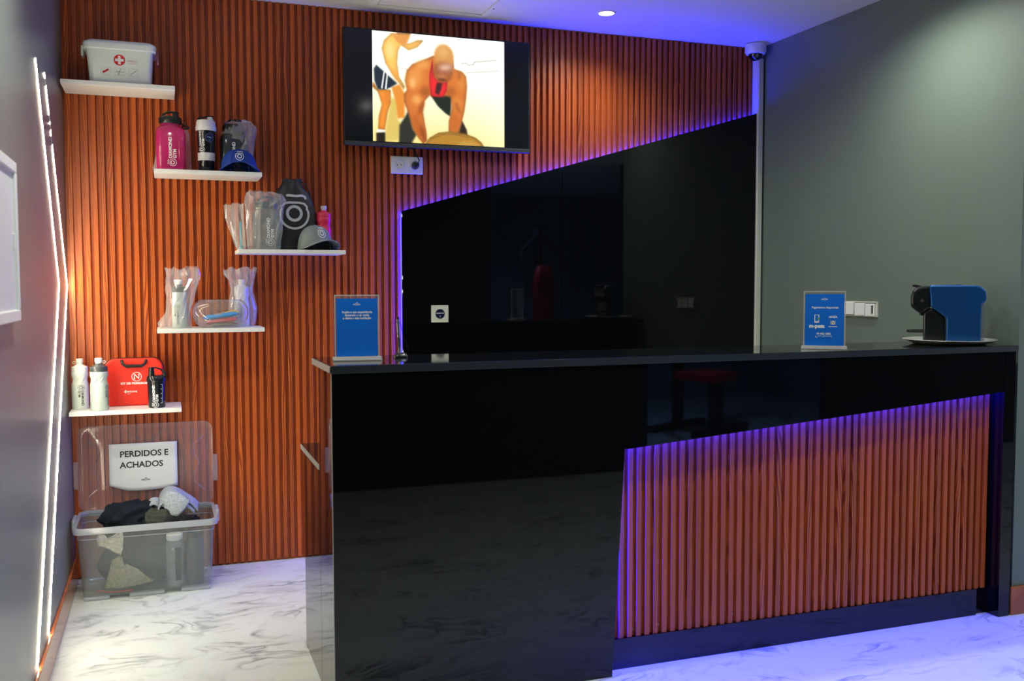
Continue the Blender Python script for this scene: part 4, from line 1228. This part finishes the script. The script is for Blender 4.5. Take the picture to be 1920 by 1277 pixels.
# ------------------------------------------------------------------ lost and found box
BX, BY = 0.305, -0.205
FROST = film('frosted clear plastic', (0.86, 0.90, 0.90), (0.46, 0.52, 0.52), 0.24, 0.22)
LIDP = film('clear lid plastic', (0.94, 0.92, 0.96), (0.66, 0.62, 0.72), 0.17, 0.10)
RIMP = film('clear rim plastic', (0.85, 0.88, 0.92), (0.58, 0.62, 0.68), 0.55, 0.12)
def storage_box():
    t = thing('storage_box', 'clear plastic storage box full of clothes with its lid standing open', 'box', (BX, BY, 0))
    wall = [rrect(w, d, 0.03, z, 5) for w, d, z in ((0.500, 0.290, 0.014), (0.508, 0.298, 0.018), (0.538, 0.328, 0.270), (0.540, 0.330, 0.300))]
    MB().loft(wall, True, False).build('tub', FROST, t, smooth=True)
    rim = [rrect(w, d, 0.034, z, 5) for w, d, z in ((0.541, 0.331, 0.298), (0.541, 0.331, 0.309), (0.566, 0.352, 0.309), (0.570, 0.356, 0.303), (0.568, 0.354, 0.284), (0.562, 0.349, 0.284), (0.560, 0.346, 0.302))]
    MB().loft(rim, False, False).build('rim', RIMP, t, smooth=True)
    line = rrect(0.5385, 0.3285, 0.03, 0.262, 5)
    MB().tube(line + line[:1], 0.0016, 6).build('moulded_line', RIMP, t, smooth=True)
    for a, b in ((-0.25, -0.15), (-0.075, 0.065), (0.13, 0.25)):
        MB().box(a, b, -0.1475, -0.120, 0.0, 0.0165).build('foot', RIMP, t, bevel=0.004)
        MB().box(a, b, 0.120, 0.1475, 0.0, 0.0165).build('foot', RIMP, t, bevel=0.004)
    for s in (-1, 1):
        lg = MB()
        lg.box(min(s * 0.281, s * 0.296), max(s * 0.281, s * 0.296), -0.055, 0.055, 0.268, 0.322)
        lg.build('latch', RIMP, t, bevel=0.006)
    # lid, standing on the back rim, hollow side to the front
    lid = thing('lid', None, None)
    bpy.data.objects.remove(lid)
    def ring(w, h, r, y):
        return [(x, y, z + 0.305 + 0.19) for x, z, _ in rrect(w, h, r, 0, 6)]
    rs = [ring(0.566, 0.380, 0.04, 0.156), ring(0.566, 0.380, 0.04, 0.174), ring(0.560, 0.374, 0.04, 0.176), ring(0.510, 0.324, 0.030, 0.176), ring(0.480, 0.292, 0.028, 0.168), ring(0.35, 0.17, 0.014, 0.168), ring(0.345, 0.165, 0.014, 0.172)]
    ld = MB().loft(rs, False, True).build('lid', LIDP, t, smooth=True)
    for s in (-1, 1):
        MB().box(min(s * 0.280, s * 0.302), max(s * 0.280, s * 0.302), 0.150, 0.172, 0.41, 0.53).build('lid_latch', LIDP, ld, bevel=0.004)
    rb = MB()
    for s in (-1, 1):
        c = [(s * 0.245, 0.1665, 0.62), (s * 0.205, 0.1665, 0.585), (s * 0.20, 0.1665, 0.54), (s * 0.225, 0.1665, 0.495), (s * 0.20, 0.1665, 0.45), (s * 0.205, 0.1665, 0.405), (s * 0.245, 0.1665, 0.37)]
        rb.tube(c, 0.003, 6)
    rb.tube([(-0.09, 0.1665, 0.66), (0.0, 0.1665, 0.60), (0.09, 0.1665, 0.66)], 0.002, 6)
    rb.build('stiffening_rib', LIDP, ld, smooth=True)
storage_box()

def paper_sign():
    t = thing('paper_sign', 'white paper sign PERDIDOS E ACHADOS taped to the clear box lid', 'sign', (0.291, -0.0475, 0.400))
    n, m_ = 16, 12
    v, f = [], []
    for j in range(m_ + 1):
        for i in range(n + 1):
            u, w = i / n, j / m_
            z = 0.200 * w - (0.014 * math.sin(PI * u) ** 0.8 * (1 - w)) + (0.016 * max(0, 0.25 - u) * 4 * (1 - w) ** 3)
            y = -0.0008 * (1 - w) ** 4 * abs(math.sin(PI * u * 1.5))
            v.append((-0.142 + 0.284 * u, y, z))
    for j in range(m_):
        for i in range(n):
            a = j * (n + 1) + i
            f.append((a, a + 1, a + n + 2, a + n + 1))
    MB().add(v, f).build('sheet', mat('white paper', (0.74, 0.78, 0.84), 0.7), t, smooth=True, solid=0.0006)
    d = D2().text('PERDIDOS E', 0.0375, -0.098, 0.152, 0.0009, 'LEFT').text('ACHADOS', 0.0375, -0.098, 0.103, 0.0009, 'LEFT')
    mbx = mini_brand().xf(0.0165, 0, 0.008, 0.034)
    d.add((mbx.v, mbx.f))
    d.flat(-0.0012).build('lettering', mat('black toner', (0.02, 0.022, 0.026), 0.6), t)
paper_sign()

# clothes: crumpled lumps with folds, each its own garment
def garment(label, cat, loc, size, m, seed, ridge=0.20, freq=7.0, squash=2.0, rot=(0, 0, 0), name='garment'):
    bm = bmesh.new()
    bmesh.ops.create_icosphere(bm, subdivisions=5, radius=1.0)
    off = Vector((seed * 3.7, seed * 1.3, seed * 2.1))
    ax1 = Vector((math.cos(seed * 1.9), math.sin(seed * 1.9), 0.35)).normalized()
    ax2 = Vector((math.sin(seed * 2.3), 0.4, math.cos(seed * 2.3))).normalized()
    for p in bm.verts:
        d = p.co.normalized()
        q = Vector((d.x * 1.2, d.y * 1.2, d.z * 0.8))
        n1 = noise.noise(q * 1.3 + off)
        n4 = noise.noise(q * 2.4 + off * 1.7)
        w1 = 1 - abs(math.sin(freq * 0.55 * d.dot(ax1) + 2.6 * n1 + seed))
        w2 = 1 - abs(math.sin(freq * 0.95 * d.dot(ax2) + 2.2 * n4 + 2 * seed))
        r = 1 + 0.20 * n1 + ridge * (w1 - 0.4) + ridge * 0.45 * (w2 - 0.4)
        co = d * r
        p.co = Vector((math.copysign(abs(co.x) ** (2 / (squash + 0.6)), co.x) * size[0], math.copysign(abs(co.y) ** (2 / (squash + 0.6)), co.y) * size[1], co.z * size[2]))
    me = bpy.data.meshes.new(name)
    bm.to_mesh(me)
    bm.free()
    me.polygons.foreach_set('use_smooth', [True] * len(me.polygons))
    me.materials.append(m)
    o = bpy.data.objects.new(name, me)
    COL.objects.link(o)
    o.location = loc
    o.rotation_euler = rot
    return tag(o, label, cat, 'lost clothes in the storage box')
def cloth_mat(name, c):
    return add_noise(mat(name, c, 0.85, spec=0.2), 90, 0.25, 0.3)
NAVY = cloth_mat('navy cloth', (0.006, 0.012, 0.018))
garment('dark navy jacket bunched up in the open clear box', 'jacket', (BX - 0.060, BY + 0.00, 0.288), (0.120, 0.100, 0.080), NAVY, 1, 0.26, 7)
garment('dark grey green clothes filling the bottom of the clear box', 'clothes', (BX, BY + 0.022, 0.105), (0.205, 0.085, 0.076), cloth_mat('dark teal cloth', (0.035, 0.050, 0.052)), 2, 0.14, 5, 3.0)
garment('olive grey shirt crumpled between jacket and towel in the box', 'shirt', (BX + 0.045, BY - 0.050, 0.288), (0.070, 0.062, 0.060), cloth_mat('olive cloth', (0.050, 0.056, 0.045)), 3, 0.30, 8)
def cloth_sheet(label, cat, pts, y, thick, m, name='garment'):
    """a creased piece of cloth pressed flat against the front, outline in (x, z)"""
    cx, cz = sum(p[0] for p in pts) / len(pts), sum(p[1] for p in pts) / len(pts)
    n = len(pts)
    v = []
    for k in range(6):
        f = 1 - k / 6.0
        for i, (x, z) in enumerate(pts):
            v.append((cx + (x - cx) * f, y - 0.006 * math.sin(i * 1.9 + k * 0.9) * f - 0.004 * (1 - f), cz + (z - cz) * f))
    fc = [(k * n + i, k * n + (i + 1) % n, (k + 1) * n + (i + 1) % n, (k + 1) * n + i) for k in range(5) for i in range(n)] + [tuple(range(5 * n, 6 * n))]
    o = MB().add(v, fc).build(name, m, smooth=True, solid=thick)
    return tag(o, label, cat, 'lost clothes in the storage box')
cloth_sheet('cream cloth showing through the frosted front of the box', 'cloth', [(0.109, 0.262), (0.121, 0.274), (0.135, 0.268), (0.142, 0.250), (0.175, 0.262), (0.208, 0.284), (0.211, 0.250), (0.209, 0.205), (0.201, 0.180), (0.170, 0.196), (0.146, 0.215), (0.115, 0.228)], BY - 0.134, 0.008, cloth_mat('cream cloth', (0.70, 0.66, 0.52)))
cloth_sheet('tan trousers folded low behind the frosted front of the box', 'trousers', [(0.133, 0.046), (0.150, 0.100), (0.165, 0.160), (0.198, 0.176), (0.192, 0.120), (0.222, 0.138), (0.262, 0.112), (0.298, 0.078), (0.325, 0.058), (0.270, 0.044), (0.200, 0.040)], BY - 0.131, 0.010, cloth_mat('tan cloth', (0.34, 0.31, 0.22)))
garment('black sock tucked beside the grey towel in the box', 'sock', (BX + 0.150, BY - 0.090, 0.292), (0.055, 0.030, 0.026), cloth_mat('black cloth', (0.010, 0.010, 0.011)), 8, 0.25, 7)

def towel():
    """pale grey towel, folded and flopped over the heap: a front flap, a rolled middle and layers falling to the right"""
    t = thing('towel', 'pale grey folded towel heaped on the clothes in the clear box', 'towel', (BX + 0.130, BY, 0.330), group='lost clothes in the storage box')
    m = add_noise(mat('grey towelling', (0.36, 0.41, 0.46), 0.9, spec=0.15), 160, 0.28, 0.5)
    def drape(path, y0, y1, name, sag=0.012, sd=0.0, th=0.010):
        n, k = len(path), 14
        rows = []
        for j in range(k + 1):
            w = j / k
            y = y0 + (y1 - y0) * w
            rows.append([(x + 0.006 * math.sin(3 * w + i * 0.5 + sd) - BX - 0.130, y + 0.006 * math.sin(i * 0.8 + sd), z - sag * (2 * w - 1) ** 2 + 0.004 * math.sin(5 * w + i * 0.6 + sd) - 0.330) for i, (x, z) in enumerate(path)])
        o = MB().loft(rows, False, False, closed=False).build(name, m, t, smooth=True, solid=th)
        sb = o.modifiers.new('sub', 'SUBSURF'); sb.levels = 1; sb.render_levels = 1
        return o
    drape([(0.352, 0.322), (0.356, 0.372), (0.372, 0.402), (0.398, 0.418), (0.428, 0.412), (0.452, 0.392), (0.478, 0.372), (0.502, 0.352), (0.520, 0.326)], -0.040, 0.085, 'top_layer', 0.010, 0.3)
    drape([(0.340, 0.318), (0.345, 0.352), (0.362, 0.372), (0.392, 0.384), (0.430, 0.382), (0.462, 0.366), (0.486, 0.346), (0.505, 0.320)], -0.060, 0.070, 'middle_layer', 0.008, 1.4)
    drape([(0.318, 0.330), (0.314, 0.358), (0.326, 0.374), (0.345, 0.376), (0.358, 0.362)], -0.050, 0.050, 'rolled_end', 0.008, 2.2)
    fl = [(-0.068, 0.060), (-0.036, 0.084), (-0.004, 0.078), (0.048, 0.044), (0.014, 0.000), (-0.008, -0.020), (-0.034, -0.012), (-0.058, 0.020)]
    n = len(fl)
    v, f = [], []
    cx, cz = -0.01, 0.03
    for k in range(5):
        s_ = 1 - k / 5
        for i, (x, z) in enumerate(fl):
            v.append((cx + (x - cx) * s_, -0.052 - 0.30 * (0.08 - (cz + (z - cz) * s_)) - 0.010 * (1 - s_ ** 2), cz + (z - cz) * s_))
    f = [(k * n + i, k * n + (i + 1) % n, (k + 1) * n + (i + 1) % n, (k + 1) * n + i) for k in range(4) for i in range(n)] + [tuple(range(4 * n, 5 * n))]
    MB().add(v, f).build('front_flap', m, t, smooth=True, solid=0.012)
towel()

def box_bottle():
    t = thing('dark_bottle', 'dark drinking bottle standing behind the frosted front of the box', 'bottle', (BX + 0.190, BY - 0.085, 0.018))
    MB().lathe([(0.036, 0), (0.038, 0.004), (0.038, 0.180), (0.030, 0.200)], 28).build('body', DARKGREY, t, smooth=True)
    MB().lathe([(0.028, 0.198), (0.030, 0.202), (0.030, 0.225), (0.026, 0.228)], 28).build('cap', BLACKM, t, smooth=True)
    t = thing('clear_bottle', 'clear drinking bottle with dark scale standing behind the frosted box front', 'bottle', (BX + 0.108, BY - 0.098, 0.018))
    MB().lathe([(0.034, 0), (0.036, 0.004), (0.036, 0.185), (0.030, 0.200)], 28).build('body', CLEAR, t, smooth=True)
    MB().lathe([(0.030, 0.198), (0.034, 0.202), (0.034, 0.222), (0.028, 0.226)], 28).build('cap', WHITE, t, smooth=True)
    g = D2().rect(-0.010, 0.016, 0.03, 0.17)
    g.wrap(0.036, 0.3, lambda z: 0.0368).build('scale_panel', INKB, t)
box_bottle()
MBs = MB().tube([(BX - 0.205, BY - 0.128, 0.030), (BX - 0.19, BY - 0.130, 0.036), (BX - 0.16, BY - 0.130, 0.026), (BX - 0.11, BY - 0.130, 0.024), (BX - 0.06, BY - 0.128, 0.024)], 0.0035, 8)
tag(MBs.build('red_cord', mat('red cord', (0.55, 0.05, 0.06), 0.5), smooth=True), 'thin red cord lying on the bottom of the clear box', 'cord')

# ------------------------------------------------------------------ on the counter
ZW = 1.064
ACRYL = film('clear acrylic', (0.95, 0.96, 0.96), (0.72, 0.70, 0.66), 0.10, 0.03)
ACEDGE = film('bright acrylic edge', (0.80, 0.80, 0.80), (0.85, 0.84, 0.82), 0.50, 0.10)
def sign_holder(label, loc, rz, w, h, drawing, extra=None):
    t = thing('sign_holder', label, 'sign', loc, rz, 'acrylic table signs on the counter')
    MB().box(-w / 2, w / 2, -0.0040, 0.0040, 0.010, h).build('acrylic_sheet', ACRYL, t)
    ed = MB()
    e = 0.0030
    ed.box(-w / 2 - e / 2, -w / 2 + e / 2, -0.0044, 0.0044, 0.010, h).box(w / 2 - e / 2, w / 2 + e / 2, -0.0044, 0.0044, 0.010, h).box(-w / 2, w / 2, -0.0044, 0.0044, h - e, h)
    ed.build('acrylic_edge', ACEDGE, t)
    MB().box(-w / 2 - 0.008, w / 2 + 0.008, -0.030, 0.030, 0.0, 0.0055).build('base', ACEDGE, t, bevel=0.001)
    MB().box(-w / 2 - 0.008, w / 2 + 0.008, -0.008, 0.008, 0.0055, 0.012).build('base_rib', ACEDGE, t, bevel=0.001)
    ins = MB().box(-w / 2 + 0.004, w / 2 - 0.004, -0.0052, -0.0045, 0.013, h - 0.011).build('insert', mat('blue printed card', (0.006, 0.150, 0.66), 0.35), t)
    drawing.flat(-0.0056).build('lettering', INKW, ins)
    if extra:
        for d, nm, m in extra:
            d.flat(-0.0060).build(nm, m, ins)

d = D2()
b0 = mini_brand().xf(0.0105, 0, 0, 0.176)
d.add((b0.v, b0.f))
d.text('Avalie a sua experiência', 0.0098, 0, 0.152, 0.0003).text('Escaneie o qr code', 0.0098, 0, 0.1425, 0.0003).text('e deixe a sua avaliação', 0.0098, 0, 0.133, 0.0003)
sign_holder('blue card in a clear acrylic stand at the counter end by the pen', (0.962, -1.600, ZW), -0.10, 0.136, 0.206, d)

d = D2()
b0 = mini_brand().xf(0.0105, 0, 0, 0.182)
d.add((b0.v, b0.f))
d.text('Pagamentos disponíveis', 0.0098, 0.002, 0.152, 0.00025)
d.stroke([(-0.0335, 0.098), (-0.0195, 0.098), (-0.0195, 0.125), (-0.0335, 0.125)], 0.0030, True)
d.rect(-0.034, -0.019, 0.096, 0.102)
d.text('m-pesa', 0.0185, -0.026, 0.084, 0.0009)
d.text('mOZA', 0.0100, 0.030, 0.118, 0.0004)
d.rect(0.022, 0.038, 0.090, 0.104).rect(0.015, 0.045, 0.0815, 0.084)
d.text('84 402 1008', 0.0095, -0.002, 0.056, 0.0004)
d.stroke([(-0.030, 0.050), (-0.030, 0.043), (-0.023, 0.043), (-0.023, 0.048), (-0.008, 0.048)], 0.0016)
d.stroke([(-0.004, 0.044), (-0.004, 0.048), (0.026, 0.048), (0.026, 0.042)], 0.0016)
g1 = D2().poly([(-0.028, 0.110), (-0.020, 0.114), (-0.012, 0.116), (-0.019, 0.108)])
g2 = D2().stroke([(0.025, 0.091), (0.025, 0.103), (0.035, 0.091), (0.035, 0.103)], 0.003)
sign_holder('blue payment card in a clear acrylic stand beside the coffee machine', (2.664, -1.690, ZW), -0.66, 0.143, 0.212, d, [(g1, 'green_mark', mat('green print', (0.10, 0.42, 0.05), 0.5)), (g2, 'dark_letter', mat('dark red print', (0.06, 0.01, 0.02), 0.5))])

def pen_stand():
    t = thing('pen_stand', 'silver counter pen upright in a dark base with a thin cord', 'pen', (1.118, -1.530, ZW))
    rings = [rrect(0.046, 0.040, 0.012, 0.0), rrect(0.046, 0.040, 0.012, 0.006), rrect(0.026, 0.022, 0.009, 0.016)]
    MB().loft(rings).build('base', BLACKP, t, smooth=True)
    MB().lathe([(0.007, 0.014), (0.005, 0.020), (0.0045, 0.036)], 16, -0.004, 0).build('holder', CHROME, t, smooth=True)
    p = MB().tube([(-0.004, 0, 0.028), (-0.0055, 0, 0.065)], 0.0045, 12).build('grip', DARKGREY, t, smooth=True)
    MB().tube([(-0.0055, 0, 0.065), (-0.0085, 0, 0.125)], 0.0048, 12).build('barrel', CHROME, t, smooth=True)
    MB().tube([(-0.0085, 0, 0.125), (-0.009, 0, 0.132)], 0.0040, 12).build('clip_end', BLACKP, t, smooth=True)
    MB().tube([(-0.0085, 0, 0.130), (0.002, 0.002, 0.105), (0.010, 0.004, 0.070), (0.022, 0.006, 0.040), (0.030, 0.006, 0.015), (0.022, 0.003, 0.004), (0.014, 0.002, 0.006)], 0.0012, 6).build('cord', BLACKP, t, smooth=True)
pen_stand()

def plate():
    t = thing('serving_plate', 'round pale stone coloured plate under the coffee machine', 'plate', (3.324, -1.612, ZW))
    MB().lathe([(0.120, 0.0), (0.130, 0.001), (0.150, 0.009), (0.172, 0.0165), (0.1735, 0.0185), (0.171, 0.0195), (0.150, 0.013), (0.125, 0.0055), (0.02, 0.0050)], 64).build('dish', mat('stoneware', (0.30, 0.30, 0.26), 0.3), t, smooth=True)
    MB().tube([(0.172 * math.cos(2 * PI * i / 64), 0.172 * math.sin(2 * PI * i / 64), 0.0190) for i in range(65)], 0.0012, 6).build('rim', mat('pale rim glaze', (0.55, 0.55, 0.50), 0.25), t, smooth=True)
plate()

def coffee_machine():
    t = thing('coffee_machine', 'blue capsule coffee machine with black head standing on the plate', 'coffee machine', (3.305, -1.618, ZW + 0.0058), -0.74)
    P = lambda X, Y: ((X - 1270) * 0.000445, (552 - Y) * 0.000478)
    blue = mat('metallic blue enamel', (0.016, 0.110, 0.36), 0.28, 0.55)
    def ext(pts, w, name, m, bev, seg=4, par=t):
        return MB().prism_y([P(*p) for p in pts], -w, w).build(name, m, par, bevel=bev, seg=seg)
    ext([(1120, 78), (1500, 78), (1540, 92), (1566, 122), (1576, 165), (1574, 205), (1552, 225), (1538, 235), (1536, 552), (1262, 552), (1262, 345), (1132, 255), (1128, 160), (1120, 110)], 0.052, 'body', blue, 0.021, 6)
    ext([(1060, 82), (1122, 80), (1128, 110), (1134, 160), (1136, 262), (1062, 316), (1030, 300), (970, 256), (968, 170), (985, 122), (1015, 95)], 0.046, 'brew_head', BLACKP, 0.012)
    ext([(976, 78), (990, 68), (1020, 72), (1100, 92), (1096, 102), (1040, 98), (984, 92)], 0.030, 'lever', BLACKM, 0.003, 2)
    ext([(1380, 71), (1120, 74), (1120, 80), (1380, 79)], 0.036, 'top_lid', mat('dark blue lid', (0.008, 0.03, 0.10), 0.4), 0.001, 1)
    cl = ext([(1074, 300), (1140, 262), (1256, 340), (1258, 552), (1076, 552)], 0.040, 'column', BLACKP, 0.010)
    nz = MB().lathe([(0.008, P(0, 330)[1]), (0.008, P(0, 300)[1])], 16, P(1062, 0)[0], 0).build('spout', BLACKP, t, smooth=True)
    rings = [rrect(0.088, 0.072, 0.030, z, 6, P(1030, 0)[0] + 0.004, 0) for z in (P(0, 470)[1], P(0, 448)[1])]
    MB().loft(rings).build('cup_rest', BLACKM, t, bevel=0.002)
    ext([(1536, 240), (1560, 232), (1567, 245), (1567, 545), (1536, 548)], 0.044, 'water_tank', film('clear tank plastic', (0.75, 0.80, 0.85), (0.40, 0.42, 0.46), 0.25, 0.05), 0.004, 2)
    bt = MB().lathe([(0.007, 0), (0.007, 0.002)], 16)
    bt.v = [(x + P(1062, 0)[0], -0.0465 - z, y + P(0, 205)[1]) for x, y, z in bt.v]
    bt.build('button', CHROME, t)
coffee_machine()

# ------------------------------------------------------------------ gym beyond the doorway, seen only as a reflection
def gym_seat():
    t = thing('weight_machine', 'weight machine with red padded backrest in the gym beyond the doorway', 'gym machine', (4.78, -6.5, 0), 2.7)
    redp = mat('red upholstery', (0.75, 0.012, 0.030), 0.5)
    fr = mat('black machine frame', (0.02, 0.02, 0.022), 0.4)
    MB().loft([rrect(w, d, 0.05, z) for w, d, z in ((0.30, 0.07, 0.74), (0.34, 0.09, 0.80), (0.36, 0.10, 1.30), (0.26, 0.09, 1.50), (0.16, 0.06, 1.54))]).build('backrest', redp, t, smooth=True)
    MB().box(-0.18, 0.18, -0.42, 0.02, 0.46, 0.54).build('seat', redp, t, bevel=0.02)
    MB().box(-0.04, 0.04, 0.05, 0.13, 0.0, 2.0).build('upright', fr, t, bevel=0.005)
    MB().box(-0.05, 0.05, -0.36, -0.26, 0.0, 0.47).build('seat_post', fr, t, bevel=0.005)
    for s in (-1, 1):
        MB().tube([(s * 0.05, 0.09, 1.9), (s * 0.35, 0.05, 1.7), (s * 0.45, -0.15, 1.2)], 0.02).build('lever_arm', fr, t, smooth=True)
    MB().box(-0.40, 0.40, -0.40, -0.32, 0.0, 0.06).build('foot_bar', fr, t, bevel=0.005)
    MB().box(-0.40, 0.40, 0.06, 0.14, 0.0, 0.06).build('foot_bar', fr, t, bevel=0.005)
gym_seat()

for o in bpy.data.objects:
    if o.name.split('.')[0] in ('lettering', 'badge_print', 'icon_frames', 'tool_icons', 'scale_marks', 'grip_rib', 'grip_ridge', 'pin_hole'):
        o['kind'] = 'stuff'
